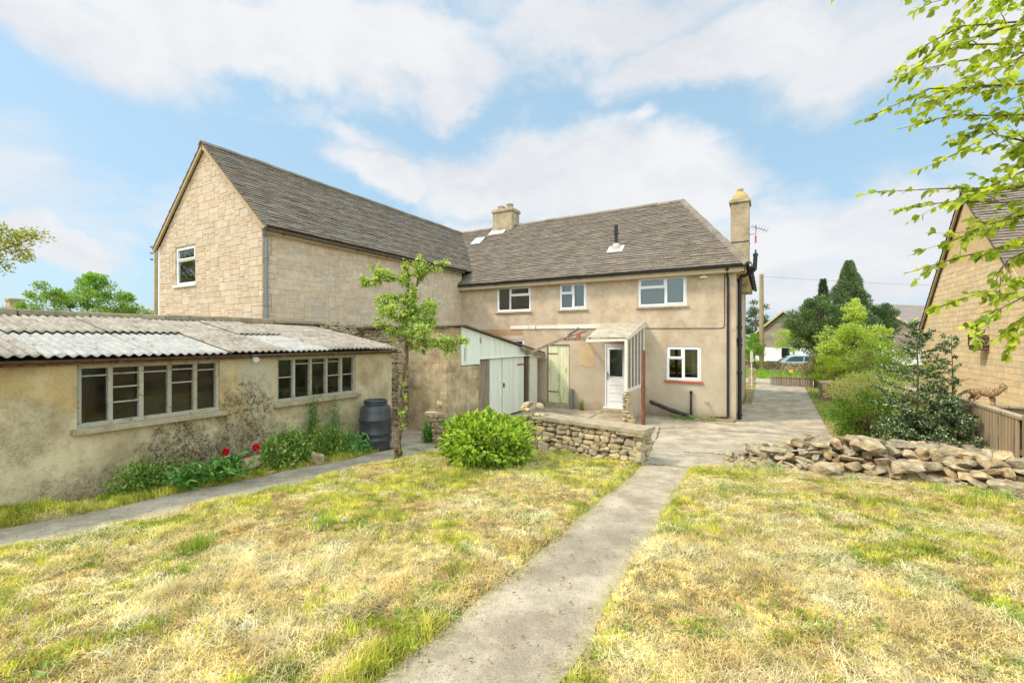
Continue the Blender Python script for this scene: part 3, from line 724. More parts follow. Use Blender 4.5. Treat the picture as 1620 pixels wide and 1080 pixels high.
# skylight, flue, chimneys
vsl = 16.25; m = MB(); sl = (RZ-ez)/(RV-E0); T1n = T1.normalized(); N1 = Vector((1, 0, 0)).cross(T1n)
def slope_box(mb, u0, u1, v0, v1, h0, h1, col=(1, 1, 1)):
    vs = []
    for h in (h0, h1):
        for (a, b) in ((u0, v0), (u1, v0), (u1, v1), (u0, v1)): vs.append(Vector((a, b, hz(b)))+N1*h)
    mb.add(vs, [(0, 3, 2, 1), (4, 5, 6, 7), (0, 1, 5, 4), (1, 2, 6, 5), (2, 3, 7, 6), (3, 0, 4, 7)], col)
slope_box(m, -11.4, -10.85, 16.1, 16.6, .02, .07, (.25, .25, .25))
slk = m.build('skylight', M['white'], roof)
m = MB(); slope_box(m, -11.36, -10.89, 16.15, 16.56, .072, .08); m.build('pane', plain('skylight_glass', (.75, .8, .85), .15, .03, 3, 0, .6), slk)
m = MB(); slope_box(m, -10.85, -10.05, 16.72, 17.12, .045, .055); m.build('flashing', plain('lead_flashing', S(196, 196, 190), .6, .1, 6, .1), roof)
m = MB(); u_, v_ = -4.42, 14.8; z_ = hz(v_); m.tube([(u_, v_, z_-.05), (u_, v_, z_+.62)], .055, 12); m.tube([(u_, v_, z_+.5), (u_, v_, z_+.56)], .08, 12); m.tube([(u_, v_, z_+.62), (u_, v_, z_+.8)], .065, 12)
fl = m.build('flue', M['black'], roof)
m = MB(); m.lathe([(.16, z_-.1), (.14, z_+.1), (.075, z_+.2)], u_, v_, 16); slope_box(m, u_-.27, u_+.27, v_-.2, v_+.14, .04, .05); m.build('flue_flashing', plain('lead_grey', S(190, 180, 168), .7, .15, 8, .2), fl)
def chimney(root, u0, u1, v0, v1, zb, zt, pots, cap=.1):
    m = MB(); m.box(u0, v0, zb, u1, v1, zt); m.box(u0-.05, v0-.05, zt, u1+.05, v1+.05, zt+cap); m.box(u0-.02, v0-.02, zt+cap, u1+.02, v1+.02, zt+cap+.04)
    c = m.build('chimney', M['chim'], root, bevel=.02)
    for k, (pu_, pv_, r, h) in enumerate(pots):
        p = MB(); zz = zt+cap+.04; p.lathe([(r*1.1, zz), (r, zz+h*.5), (r, zz+h-.05), (r*1.12, zz+h-.05), (r*1.12, zz+h), (r*.8, zz+h), (r*.75, zz+h-.2)], pu_, pv_, 18); p.build('chimney_pot', M['concrete_trim'], c)
    return c
M['chim'] = m_stone('chimney_render', colA=(152, 136, 110), colB=(186, 168, 138), lich=.35, sc=3)
chimney(roof, -10.75, -9.75, 16.95, 17.65, 6.6, 8.0, [(-10.5, 17.3, .15, .2), (-10.05, 17.3, .15, .24)], .12)
c2 = chimney(roof, -1.06, -.5, 16.9, 17.6, 3.9, 6.95, [], .1)
m = MB(); m.lathe([(.27, 7.09), (.27, 7.14), (.24, 7.24), (.16, 7.36), (.1, 7.4), (.1, 7.5), (.07, 7.5), (.06, 7.4)], -.78, 17.25, 20); m.build('chimney_cap', m_stone('lichened_cap', colA=(158, 146, 122), colB=(204, 168, 84), lich=.7, sc=9), c2)
m = MB(); m.box(-1.07, 16.89, 5.6, -.49, 17.61, 5.63); m.tube([(-.49, 17.0, 5.85), (-.3, 17.0, 5.85), (-.3, 17.0, 6.15)], .012, 6); m.tube([(-.42, 16.7, 6.05), (.02, 17.3, 5.98)], .01, 5)
for k in range(6): p = Vector((-.42, 16.7, 6.05)).lerp(Vector((.02, 17.3, 5.98)), k/5); m.tube([p+Vector((.06, -.05, .08)), p-Vector((.06, -.05, .08))], .005, 4)
m.build('aerial', M['black'], c2)
m = MB(); m.box(-.33, 16.97, 5.55, -.28, 17.02, 5.8); m.build('ribbon', plain('red_ribbon', (.5, .06, .05), .7), c2)

# ---------------------------------------------------------------- the cream block wing
wing = empty('house', (-12.8, 12, 0), 'cream block gabled wing with one white upstairs window', 'house')
FG = Face('y', 6.06, -1); FWE = Face('x', -10.2, 1)
gw = (-14.36, -13.27, 3.8, 4.86); RX = -12.75; wz = 4.93
gpoly = [(-15.25, 0), (-10.2, 0), (-10.2, 5.0), (RX, 7.34), (-15.25, 5.0)]
m = MB(); wall(m, Face('y', 6.06, -1), -15.25, -10.2, 0, 5.0, [gw], .28)
m.add([(-15.25, 6.06, 5.0), (-10.2, 6.06, 5.0), (RX, 6.06, 7.34)], [(0, 1, 2)], (.8, .8, .8))
wall(m, FWE, 6.06, 13.86, 0, 5.0, [], .28); wall(m, Face('x', -15.25, -1), 6.06, 20.7, 0, 5.0, [], .28)
for k in range(len(m.c)): m.c[k] = (.93, .92, .9)
ashlar(m, FG, -15.25, -10.19, .0, 7.35, R, [gw], gpoly, lo=.89, hi=1.06, d=.012)
ashlar(m, FWE, 6.05, 13.85, .0, 4.95, R)
m.build('wall', M['ashlar'], wing)
upvc(wing, FG, *gw, [(0, 1, 0, .66, 0), (0, 1, .66, 1, 1)], 'white', curtain=[(.05, .4), (.5, .7)])
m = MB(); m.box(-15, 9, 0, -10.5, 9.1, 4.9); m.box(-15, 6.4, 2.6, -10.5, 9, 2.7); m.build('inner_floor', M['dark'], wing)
m = MB(); TW = Vector((RX+9.98, 0, 0)); te = Vector((RX-(-9.98), 0, 7.42-wz)); LW = te.length
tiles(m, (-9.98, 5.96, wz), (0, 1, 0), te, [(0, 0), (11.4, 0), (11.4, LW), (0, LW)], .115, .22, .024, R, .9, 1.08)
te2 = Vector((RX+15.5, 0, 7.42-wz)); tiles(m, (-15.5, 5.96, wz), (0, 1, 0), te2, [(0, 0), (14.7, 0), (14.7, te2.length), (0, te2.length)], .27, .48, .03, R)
wr = m.build('roof', M['tile'], wing)
m = MB(); ridge(m, (RX, 5.94, 7.44), (RX, 17.3, 7.44), .13, R, .45, .05, .9, 1.3); m.build('ridge_tiles', M['tile'], wr)
m = MB()
for s_ in (1, -1):
    ue = -9.98 if s_ > 0 else -15.5
    a, b = Vector((ue, 5.99, wz-.07)), Vector((RX, 5.99, 7.42-.07)); m.bar(a, b, .05, .11, (.8, .75, .65))
m.build('verge_board', M['fascia'], wing)
m = MB(); m.box(-10.2, 6.06, 4.78, -10.08, 13.7, 4.93); m.build('fascia', M['fascia'], wing)
gutter((-10.02, 13.75, 4.88), (-10.02, 5.95, 4.88), wing, M['felt'], .06)
m = MB(); m.tube([(-10.02, 6.0, 4.86), (-10.1, 6.05, 4.75), (-10.14, 6.12, 4.7), (-10.14, 6.12, 2.6)], .04, 10)
for z in (3.1, 4.2): m.tube([(-10.14, 6.12, z), (-10.14, 6.12, z+.05)], .052, 10)
m.build('downpipe', M['greypipe'], wing)
m = MB(); m.tube([(-15.36, 6.1, 5.0), (-15.36, 6.1, .1)], .05, 10); m.build('downpipe', M['white'], wing)

# ---------------------------------------------------------------- boundary wall behind the shed
bw = empty('boundary_wall', (-9.95, 7, 0), 'old dry stone boundary wall with flat coping behind the long shed', 'wall')
FB = Face('x', -9.78, 1)
m = MB(); m.box(-10.1, -3, -.1, -9.84, 13.8, 2.64, (.35, .32, .28)); drystone(m, FB, 6.6, 13.8, lambda s: 2.74+.03*math.sin(s*5)+.02*math.sin(s*13), .1, R, (.05, .1), (.1, .28), .14)
drystone(m, FB, -3, 6.6, lambda s: 2.66, 2.3, R)
m.build('stone_wall', M['stone'], bw)
m = MB(); y = -3
while y < 7.2:
    L = R.uniform(.7, 1.3); m.box(-10.15, y, 2.66+R.uniform(-.01, .01), -9.66+R.uniform(-.02, .02), y+L-.012, 2.76+R.uniform(-.012, .012), tone(R, .85, 1.05)); y += L
m.build('coping', M['concrete_trim'], bw, bevel=.015)

# ---------------------------------------------------------------- the long shed
shed = empty('shed', (-8.3, 2.5, .2), 'long low stained render shed with corrugated roof and two wide windows', 'shed')
FO = Face('x', -6.9, 1); Z1 = 2.02
w1 = (1.93, 3.47, 1.27, 2.0); w2 = (4.33, 5.93, 1.27, 2.0)
m = MB(); wall(m, FO, -3.2, 6.88, -.05, Z1, [w1, w2], .16)
m.box(-9.78, 6.76, -.05, -7.06, 6.88, 2.1); m.box(-9.78, -3.2, -.05, -7.06, -3.05, 2.1)
m.build('wall', M['shedwall'], shed)
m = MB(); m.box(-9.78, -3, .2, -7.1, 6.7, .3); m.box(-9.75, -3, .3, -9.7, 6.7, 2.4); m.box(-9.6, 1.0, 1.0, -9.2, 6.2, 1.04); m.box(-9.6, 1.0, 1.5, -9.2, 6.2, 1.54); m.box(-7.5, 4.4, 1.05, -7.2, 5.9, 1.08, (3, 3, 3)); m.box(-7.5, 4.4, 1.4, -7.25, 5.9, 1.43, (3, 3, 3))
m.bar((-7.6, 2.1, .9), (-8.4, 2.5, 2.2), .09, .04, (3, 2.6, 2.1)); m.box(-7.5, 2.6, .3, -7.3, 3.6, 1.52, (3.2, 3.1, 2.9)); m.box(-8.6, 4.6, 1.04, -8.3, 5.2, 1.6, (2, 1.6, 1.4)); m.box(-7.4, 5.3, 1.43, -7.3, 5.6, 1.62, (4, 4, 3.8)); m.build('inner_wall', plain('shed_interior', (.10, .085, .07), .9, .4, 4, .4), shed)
def roofz(u): return 2.13+(-6.78-u)*(2.64-2.13)/(9.66-6.78)
def sheet(u0, u1, v0, v1, lift, mat_, rng):
    pit = .1; nv = max(8, int((v1-v0)/pit*8)); nu = 10; V = []; o = rng.gauss(0, .004); tw = rng.gauss(0, .006)
    for side in (0, -.007):
        for i in range(nu+1):
            u = u0+(u1-u0)*i/nu
            for k in range(nv+1):
                v = v0+(v1-v0)*k/nv; V.append((u, v, roofz(u)+lift+o+tw*(i/nu-.5)+side+.0145*math.cos(v*2*math.pi/pit)+.006*math.sin(v*1.3+u)))
    n1 = nv+1; B = (nu+1)*n1
    fs = [(i*n1+k, i*n1+k+1, (i+1)*n1+k+1, (i+1)*n1+k) for i in range(nu) for k in range(nv)]
    fs += [tuple(B+q for q in f[::-1]) for f in fs]
    for k in range(nv): fs.append((k, B+k, B+k+1, k+1)); fs.append((nu*n1+k, nu*n1+k+1, B+nu*n1+k+1, B+nu*n1+k))
    for i in range(nu): fs.append((i*n1, (i+1)*n1, B+(i+1)*n1, B+i*n1)); fs.append((i*n1+nv, B+i*n1+nv, B+(i+1)*n1+nv, (i+1)*n1+nv))
    m = MB(); m.add(V, fs); o_ = m.build('roof_sheet', mat_, shed, smooth=True); return o_
vs_ = [-3.2, -2.15, -1.1, -.05, .8, 1.62, 2.6, 3.55, 4.4, 5.25, 6.1, 6.98]
for i in range(len(vs_)-1):
    a, b = vs_[i], vs_[i+1]-.0; low = 1.5 < a < 3.3 or 4.3 < a < 5.2
    if low:
        o_ = sheet(-6.72, -8.35, a+.012, b-.004, .0, M['clearsheet'], R); tag(o_, 'pale smooth plastic roof sheet')
        sheet(-8.2, -9.68, a+.012, b-.004, .03, M['asbestos'], R)
    else: sheet(-6.72, -9.68, a+.012, b-.004, .012*(i % 2), M['asbestos'], R)
m = MB(); m.box(-6.88, -3.2, 2.01, -6.83, 6.9, 2.075, (.75, .6, .5)); m.build('eaves_board', M['greywood'], shed)
gutter((-6.78, 6.9, 2.075), (-6.78, 3.85, 2.075), shed, M['felt'], .035); gutter((-6.78, 3.8, 2.07), (-6.78, -3.2, 2.07), shed, plain('rusty_gutter', S(92, 66, 50), .9, .4, 9, .4), .035)
m = MB(); m.tube([(-6.86, 3.95, 2.02), (-6.8, 3.95, 1.98)], .045, 12); m.build('wall_lamp', M['white'], shed)
def shedwin(wn, bars):
    s0, s1, z0, z1 = wn; m = MB(); w_ = .045; d0, d1 = -.11, -.03
    FO.box(m, s0, s1, d0, d1+.02, z0, z0+.05); FO.box(m, s0, s1, d0, d1, z1-.04, z1); n = 5
    xs = [s0+(s1-s0)*k/n for k in range(n+1)]
    for k, x in enumerate(xs):
        a = min(max(x-w_/2, s0), s1-w_); FO.box(m, a, a+w_, d0-.005, d1+.012, z0+.05, z1-.04, tone(R, .85, 1.05))
    for k in range(n):
        for fz in bars[k]: zz = z0+.05+(z1-z0-.09)*fz; FO.box(m, xs[k]+w_/2, xs[k+1]-w_/2, d0+.02, d1-.01, zz-.009, zz+.009)
    f = m.build('window', M['windowwood'], shed, bevel=.003)
    for k in range(n):
        g = MB(); a_, b_, t1_, t2_ = xs[k]+.01, xs[k+1]-.01, R.gauss(0, .006), R.gauss(0, .006); g.add([FO.p(a_, -.076+t1_, z0+.045), FO.p(b_, -.076-t1_, z0+.045), FO.p(b_, -.076-t1_+t2_, z1-.035), FO.p(a_, -.076+t1_+t2_, z1-.035)], [(0, 1, 2, 3)]); g.build('pane', M['dustglass'], f)
    g = MB(); FO.box(g, s0-.06, s1+.07, -.03, .09, z0-.07, z0-.003); g.build('sill', M['concrete_trim'], f, bevel=.01)
shedwin(w1, [[.86], [.88, .62, .33], [.88], [.9, .62], [.86]]); shedwin(w2, [[.55], [.88], [.88], [.9, .5], [.5]])

# ---------------------------------------------------------------- the garage
gar = empty('garage', (-8.2, 11, 0), 'block garage with pale green double doors and sloping felt roof', 'garage')
FR = Face('x', -6.7, 1); FV = Face('y', 8.5, -1)
gro = lambda v: 2.67 if v < 9.1 else 2.67-(v-9.1)*.178
m = MB(); m.box(-7.93, 8.5, -.05, -6.95, 8.75, 2.6, (.8, .78, .74)); m.box(-6.95, 8.5, -.05, -6.7, 9.88, 1.62, (.8, .78, .74)); m.box(-6.95, 8.5, 1.62, -6.7, 9.06, 2.6, (.8, .78, .74))
ashlar(m, FV, -7.93, -6.69, -.05, 2.6, R, cell=.11, ws=(4, 5), hs=[2], lo=.82, hi=1.05, d=.004)
ashlar(m, FR, 8.49, 9.88, -.05, 1.62, R, cell=.11, ws=(4, 5), hs=[2], lo=.82, hi=1.05, d=.004)
ashlar(m, FR, 8.49, 9.06, 1.62, 2.6, R, cell=.11, ws=(4, 5), hs=[2], lo=.9, hi=1.1, d=.004)
m.build('block_wall', M['block'], gar)
m = MB(); m.box(-9.75, 8.62, -.05, -7.93, 8.9, 2.5, (.35, .32, .28)); drystone(m, Face('y', 8.56, -1), -9.7, -7.9, lambda s: 2.55, 0, R, (.05, .12), (.1, .3), .14)
m.build('stone_wall', M['stone'], gar)
m = MB(); v = 9.07; k = 0
while v < 12.9:
    e = min(v+.14, 12.9); zb = 1.64 if v < 9.9 else 1.80
    for a, b, z_ in ((v+.002, e-.002, zb),): m.add([FR.p(a, .012, z_), FR.p(b, .012, z_), FR.p(b, .012, gro(b)-.05), FR.p(a, .012, gro(a)-.05), FR.p(a, -.02, z_), FR.p(b, -.02, z_), FR.p(b, -.02, gro(b)-.05), FR.p(a, -.02, gro(a)-.05)], [(0, 1, 2, 3), (4, 7, 6, 5), (0, 4, 5, 1), (1, 5, 6, 2), (2, 6, 7, 3), (3, 7, 4, 0)], tone(R, .93, 1.05, .02))
    v = e; k += 1
FR.box(m, 9.2, 9.24, .012, .02, 1.75, 2.1, (.5, .4, .3)); FR.box(m, 9.9, 9.95, .012, .03, 2.2, 2.35, (.4, .35, .3)); FR.box(m, 9.9, 12.9, .013, .06, 1.77, 1.81, (1.1, 1.1, 1.1))
m.build('gable_boards', M['greenpaint'], gar)
def leaf_door(a, b, mat_, col=(1, 1, 1), lbl=None):
    m = MB(); n = max(3, int((b-a)/.11))
    for k in range(n): FR.box(m, a+(b-a)*k/n+.003, a+(b-a)*(k+1)/n-.003, -.05, -.015+R.uniform(-.003, .003), .06, 1.755, tuple(c*x for c, x in zip(col, tone(R, .9, 1.06, .03))))
    o_ = m.build('door', mat_, gar)
    if lbl: tag(o_, lbl)
    return o_
leaf_door(9.93, 10.42, M['greywood'], (1, .97, .95), 'narrow bare grey plank door leaf'); dl = leaf_door(10.44, 11.08, M['greenpaint']); d2 = leaf_door(11.13, 12.44, M['greenpaint'])
m = MB(); FR.box(m, 11.15, 11.2, -.012, .03, .9, 1.02); m.build('handle', M['rust'], d2)
m = MB(); FR.box(m, 12.0, 12.6, -.012, .0, 1.5, 1.54); m.build('hinge', M['rust'], d2)
m = MB(); FR.box(m, 9.88, 9.925, -.08, .01, 0, 1.77, (1, 1, 1)); FR.box(m, 12.46, 12.86, -.12, -.06, 0, 1.77, (.4, .35, .3)); FR.box(m, 12.62, 12.68, -.06, -.0, 0, 1.77, (.6, .5, .4)); m.build('door_frame', M['greywood'], gar)
m = MB(); FR.box(m, 12.87, 13.38, -.12, .0, 0, 1.8); m.build('white_post', M['whitewood'], gar)
m = MB(); m.box(-9.7, 13.4, 0, -6.9, 13.5, 1.75, (.6, .6, .6)); m.box(-9.7, 8.9, 0, -9.6, 13.5, 1.8, (.6, .6, .6)); m.build('back_wall', M['block'], gar)
m = MB(); zz = [(8.4, 2.63), (9.1, 2.67), (13.75, 1.86)]
vs = []
for d_ in (0, .035):
    for v, z in zz:
        for u in (-9.75, -6.58): vs.append((u, v, z-.03+d_))
m.add(vs, [(0, 2, 3, 1), (2, 4, 5, 3), (6, 7, 9, 8), (8, 9, 11, 10), (0, 1, 7, 6), (4, 10, 11, 5), (1, 3, 9, 7), (3, 5, 11, 9), (0, 6, 8, 2), (2, 8, 10, 4)]); m.build('roof', M['felt'], gar)
m = MB(); a, b = (-6.6, 12.1, gro(12.1)-.1), (-6.6, 13.78, gro(13.78)-.09); m.bar(a, b, .04, .12); m.build('verge_board', M['greywood'], gar)
# ---------------------------------------------------------------- porch and rusty post
porch = empty('porch', (-3.9, 12.8, 0), 'broken lean-to porch with corrugated plastic roof beside the white back door', 'porch')
m = MB(); pit = .076; nu, nv = 10, 120
def prz(v): return 2.33+(v-11.8)*(2.80-2.33)/(V0-11.8)
V = []
for sd_ in (0, -.004):
    for i in range(nu+1):
        v = 11.78+(V0-.01-11.78)*i/nu; ul = -4.6+ (V0-v)*.13
        for k in range(nv+1):
            u = ul+(-3.2-ul)*k/nv; V.append((u, v, prz(v)+.03+sd_+.012*math.cos(u*2*math.pi/pit)))
n1 = nv+1; B = (nu+1)*n1; fs = [(i*n1+k, i*n1+k+1, (i+1)*n1+k+1, (i+1)*n1+k) for i in range(nu) for k in range(nv)]
m.add(V, fs+[tuple(B+q for q in f[::-1]) for f in fs]); m.build('roof_sheet', m_sheet('mossy_plastic_sheet', (160, 148, 126), (196, 184, 160), .8), porch, smooth=True)
m = MB(); m.bar((-3.25, 11.8, 2.31), (-3.25, V0, 2.75), .05, .09); m.bar((-4.38, 11.83, 2.27), (-3.25, 11.83, 2.3), .05, .08)
m.bar((-4.55, V0-.03, 2.72), (-3.2, V0-.03, 2.72), .05, .09); m.bar((-4.38, 11.85, 2.28), (-4.6, V0, 2.7), .04, .07)
m.bar((-3.26, 11.83, .95), (-3.26, 11.83, 2.3), .07, .07); m.bar((-3.26, V0-.04, .95), (-3.26, V0-.04, 2.7), .06, .06); m.bar((-3.26, 11.8, .93), (-3.26, V0, .93), .1, .06)
m.build('timber_frame', M['whitewood'], porch)
m = MB()
m.bar((-4.3, 11.85, 2.30), (-5.35, 12.2, 2.31), .04, .08); m.bar((-5.2, 12.15, 2.34), (-6.72, 12.5, 1.8), .03, .075); m.bar((-5.05, 12.1, 2.42), (-5.35, 13.7, 2.66), .04, .08); m.bar((-5.15, 12.05, 2.33), (-4.75, 12.9, 2.58), .04, .05)
m.bar((-5.3, 12.1, 2.3), (-4.5, 12.0, 2.36), .03, .05)
m.build('rafter', M['greywood'], porch)
m = MB()
for k in range(6): y = 11.95+k*(V0-.1-11.95)/5; m.bar((-3.26, y, .96), (-3.26, y, prz(y)-.05), .03, .045)
m.build('glazing_bars', M['whitewood'], porch)
m = MB(); m.add([(-3.262, 11.86, .96), (-3.262, V0-.07, .96), (-3.262, V0-.07, 2.68), (-3.262, 11.86, 2.28), (-3.266, 11.86, .96), (-3.266, V0-.07, .96), (-3.266, V0-.07, 2.68), (-3.266, 11.86, 2.28)], [(0, 1, 2, 3), (7, 6, 5, 4), (0, 4, 5, 1), (3, 2, 6, 7), (0, 3, 7, 4), (1, 5, 6, 2)])
m.build('side_panel', M['glass'], porch)
m = MB(); m.box(-3.35, 11.86, -.05, -3.18, V0-.01, .9); m.build('low_wall', M['render'], porch, bevel=.01)
m = MB(); drystone(m, Face('y', 11.82, -1), -3.36, -3.17, lambda s: .9, -.02, R, (.05, .09), (.08, .2), .1); m.build('stone_end', M['stone'], porch)
m = MB(); m.box(-4.75, 11.95, 2.32, -4.65, 12.05, 2.48); m.build('brick', M['terracotta'], porch)
post = MB(); post.tube([(-2.73, 11.5, -.05), (-2.73, 11.5, 2.03)], .052, 14); post.tube([(-2.73, 11.5, .98), (-2.73, 11.5, 1.04)], .06, 14)
tag(post.build('post', M['rust'], origin=(-2.73, 11.5, 0)), 'tall rusty red iron post standing in front of the porch', 'post')
pb = MB(); put_rock(pb, PROT3[3], (-3.05, 11.6, .13), (.12, .1, .13), Matrix.Rotation(.3, 3, 'Z'), (.8, .75, .7)); put_rock(pb, PROT3[5], (-3.06, 11.6, .28), (.1, .09, .06), Matrix.Rotation(.9, 3, 'Z'), (.7, .65, .6))
tag(pb.build('stone', M['stone']), 'brown stump of stone at the foot of the rusty post', 'stone')
# black gutter lengths lying against the back wall
m = MB()
for k, (dy, dz) in enumerate(((.0, 0), (.07, .05))):
    m.tube([(-3.05, V0-.12-dy, .40+dz), (-2.45, V0-.15-dy, .2+dz), (-1.93, V0-.2-dy, .07+dz)], .045, 8, (1.6, 1.5, 1.4))
tag(m.build('old_gutter', plain('worn_black', (.04, .037, .034), .8, .6, 14, .4), origin=(-2.4, V0-.2, 0)), 'old black gutter length leaning on the wall under the ground floor window', 'gutter')

# ---------------------------------------------------------------- low dry stone wall with slab top
lw = empty('low_wall', (-2.8, 7.45, .1), 'low dry stone wall with concrete slab top beside the garden path', 'wall')
A_, B_ = Vector((-3.95, 7.52)), Vector((-1.72, 7.12)); dirw = (B_-A_).normalized(); nrm = Vector((dirw.y, -dirw.x)); Lw = (B_-A_).length
class Slant:
    axis = 'y'
    def __init__(s, o, t, n): s.o, s.t, s.n = o, t, n
    def p(s, a, d, z): q = s.o+s.t*a+s.n*d; return (q.x, q.y, z)
SW = Slant(A_, dirw, nrm); wtop = .80
m = MB()
def sbox(mb, S_, s0, s1, d0, d1, z0, z1, col=(1, 1, 1)):
    vs = [S_.p(a, d_, z) for z in (z0, z1) for a, d_ in ((s0, d0), (s1, d0), (s1, d1), (s0, d1))]
    mb.add(vs, [(0, 3, 2, 1), (4, 5, 6, 7), (0, 1, 5, 4), (1, 2, 6, 5), (2, 3, 7, 6), (3, 0, 4, 7)], col)
sbox(m, SW, .05, Lw-.07, -.36, -.08, -.05, wtop-.03, (.3, .27, .24))
def dry_slant(mb, S_, s0, s1, ztop, rng, ch, cw, depth):
    rz = math.atan2(S_.t.y, S_.t.x); z = .0
    while z < ztop-.02:
        h = min(rng.uniform(*ch), ztop-z+.01); s = s0-rng.uniform(0, .08)
        while s < s1:
            wd = rng.uniform(*cw); a, b = max(s, s0), min(s+wd, s1)
            if b-a > .04:
                c = S_.p((a+b)/2, -depth*.5+rng.uniform(-.015, .015), z+h/2+rng.gauss(0, .004))
                rot = Matrix.Rotation(rz, 3, 'Z')@Matrix.Rotation(rng.gauss(0, .09), 3, 'Y')@Matrix.Rotation(rng.gauss(0, .08), 3, 'X')
                put_rock(mb, rng.choice(PROT2 if rng.random() < .75 else PROT3), c, ((b-a)/2*.97, depth*.62, h/2*rng.uniform(.98, 1.12)), rot, tone(rng, .72, 1.08, .07))
            s += wd
        z += h*.95
dry_slant(m, SW, 0, Lw, wtop, R, (.055, .13), (.1, .27), .15)
SW2 = Slant(B_-nrm*.02, -nrm, dirw); dry_slant(m, SW2, 0, .38, wtop, R, (.06, .12), (.14, .3), .15)
m.build('stone_wall', M['stone'], lw)
m = MB()
def slabtop(mb, a, b, d0, d1, z, h):
    n = 9; top_ = []; pts = [(a+(b-a)*k/n, d1+R.uniform(-.03, .02)) for k in range(n+1)]+[(b-(b-a)*k/n, d0+R.uniform(-.02, .03)) for k in range(n+1)]
    k = len(pts); vs = [SW.p(p[0], p[1], z+h+R.uniform(-.004, .004)) for p in pts]+[SW.p(p[0]+R.uniform(-.01, .01), p[1]*.98, z) for p in pts]
    mb.add(vs, [tuple(range(k))[::-1], tuple(range(k, 2*k))]+[(q, (q+1) % k, k+(q+1) % k, k+q) for q in range(k)])
slabtop(m, .02, Lw+.05, -.44, .05, wtop, .06); slabtop(m, Lw-.42, Lw+.03, -.4, .03, wtop-.05, .045)
m.build('coping', M['concrete_trim'], lw)
# loose stones on the left end of the low wall
def rocks(specs, name, label, cat, group, mat_, sub3=True):
    for i, (x, y, z, a, b, c, rz_, rx) in enumerate(specs):
        mb = MB(); rot = Matrix.Rotation(rz_, 3, 'Z')@Matrix.Rotation(rx, 3, 'X')@Matrix.Rotation(R.gauss(0, .28), 3, 'Y')
        put_rock(mb, R.choice(PROT3), (x, y, z), (a, b, c), rot, tone(R, .68, 1.12, .09))
        lb = label[i] if isinstance(label, list) else label
        tag(mb.build(name, mat_), lb, cat, group)
sp = [(-3.95+R.uniform(-.25, .25), 7.6+R.uniform(-.12, .12), .88+.07*(k % 3), R.uniform(.07, .13), R.uniform(.06, .1), R.uniform(.035, .06), R.uniform(0, 3), R.gauss(0, .2)) for k in range(9)]
sp += [(-4.15+R.uniform(-.1, .25), 7.55+R.uniform(-.1, .2), .2+.1*k, R.uniform(.12, .18), .12, .07, R.uniform(0, 3), 0) for k in range(7)]
rocks(sp, 'stone', 'rough loose stone heaped on the left end of the low slab topped wall', 'stone', 'loose stones on the end of the low wall', M['stone'])

# ---------------------------------------------------------------- rubble stone pile on the right
pile_f = lambda u: 7.62+.12*math.sin(u*1.3)-.27*max(0, u-1.25)        # front line
sp = []
for L_ in range(8):
    u = -.5+L_*.3
    while u < 3.35-L_*.05:
        big = 1.0 if u > .7 else .55+.35*max(0, u+.3); hgt = (.06+.36*min(1, max(0, (u+.35)/1.5)))
        if u > 2.55: hgt *= .9-.45*(u-2.55)
        a = R.uniform(.06, .16)*big*(1.25 if R.random() < .15 else 1); b = R.uniform(.07, .13)*big; c = R.uniform(.025, .075)*big
        z0 = float(base(u, 7.8))+.0+L_*.072
        if z0-float(base(u, 7.8)) < hgt:
            sp.append((u+a*.8, pile_f(u)+.08+L_*.085+R.uniform(-.07, .07), z0+c+R.gauss(0, .02), a, b, c, R.gauss(0, .55), R.gauss(.2, .42)))
        u += a*R.uniform(1.3, 1.75)
for k in range(26): u = R.uniform(-.2, 3.0); sp.append((u, pile_f(u)+R.uniform(.45, .85), float(base(u, 8.2))+.2+.2*min(1, max(0, u+.2)), R.uniform(.1, .2), .13, .08, R.uniform(0, 3), R.gauss(0, .3)))
rocks(sp, 'stone', 'cream rubble stone in the long tumbled pile at the right', 'stone', 'rubble stones in the tumbled pile', M['rubble'])
big = [(1.28, 7.95, .80, .22, .17, .11, .1, .12, 'largest pale boulder topping the rubble pile in front of the holly'),
       (1.62, 7.66, .62, .18, .14, .09, -.25, .5, 'broad grey speckled stone jutting from the middle of the rubble pile'),
       (.72, 7.63, .48, .17, .13, .1, .5, .55, 'tilted squarish cream stone at the foot of the rubble pile'),
       (.66, 8.05, .72, .2, .13, .05, .0, .05, 'long flat stone along the top of the rubble pile left of the boulder'),
       (.1, 7.98, .58, .2, .12, .05, .15, .1, 'thin flat slab on the top left of the rubble pile'),
       (2.55, 7.5, .56, .24, .14, .08, -.2, .3, 'long sloping stone at the right of the rubble pile'),
       (2.1, 7.9, .70, .16, .2, .07, .8, .5, 'stone leaning steeply on the rubble pile under the ledge')]
for x, y, z, a, b, c, rz_, rx, lb in big:
    mb = MB(); put_rock(mb, R.choice(PROT3), (x, y, z), (a, b, c), Matrix.Rotation(rz_, 3, 'Z')@Matrix.Rotation(rx, 3, 'X'), tone(R, .95, 1.12, .04))
    tag(mb.build('stone', M['rubble']), lb, 'stone', 'rubble stones in the tumbled pile')
m = MB()
for k in range(900):
    u = R.uniform(-.55, 3.2); s_ = R.uniform(.01, .055); y = pile_f(u)+(R.gauss(-.02, .12) if k % 3 else R.uniform(0, .9)); hh = 0 if k % 3 else .1
    if u < .4: y += R.uniform(-.1, .5)
    put_rock(m, R.choice(PROT2), (u, y, float(base(u, y))+.03+hh*R.random()), (s_*1.4, s_, s_*.7), Matrix.Rotation(R.uniform(0, 3), 3, 'Z'), tone(R, .75, 1.1, .06))
vs = []; n = 24
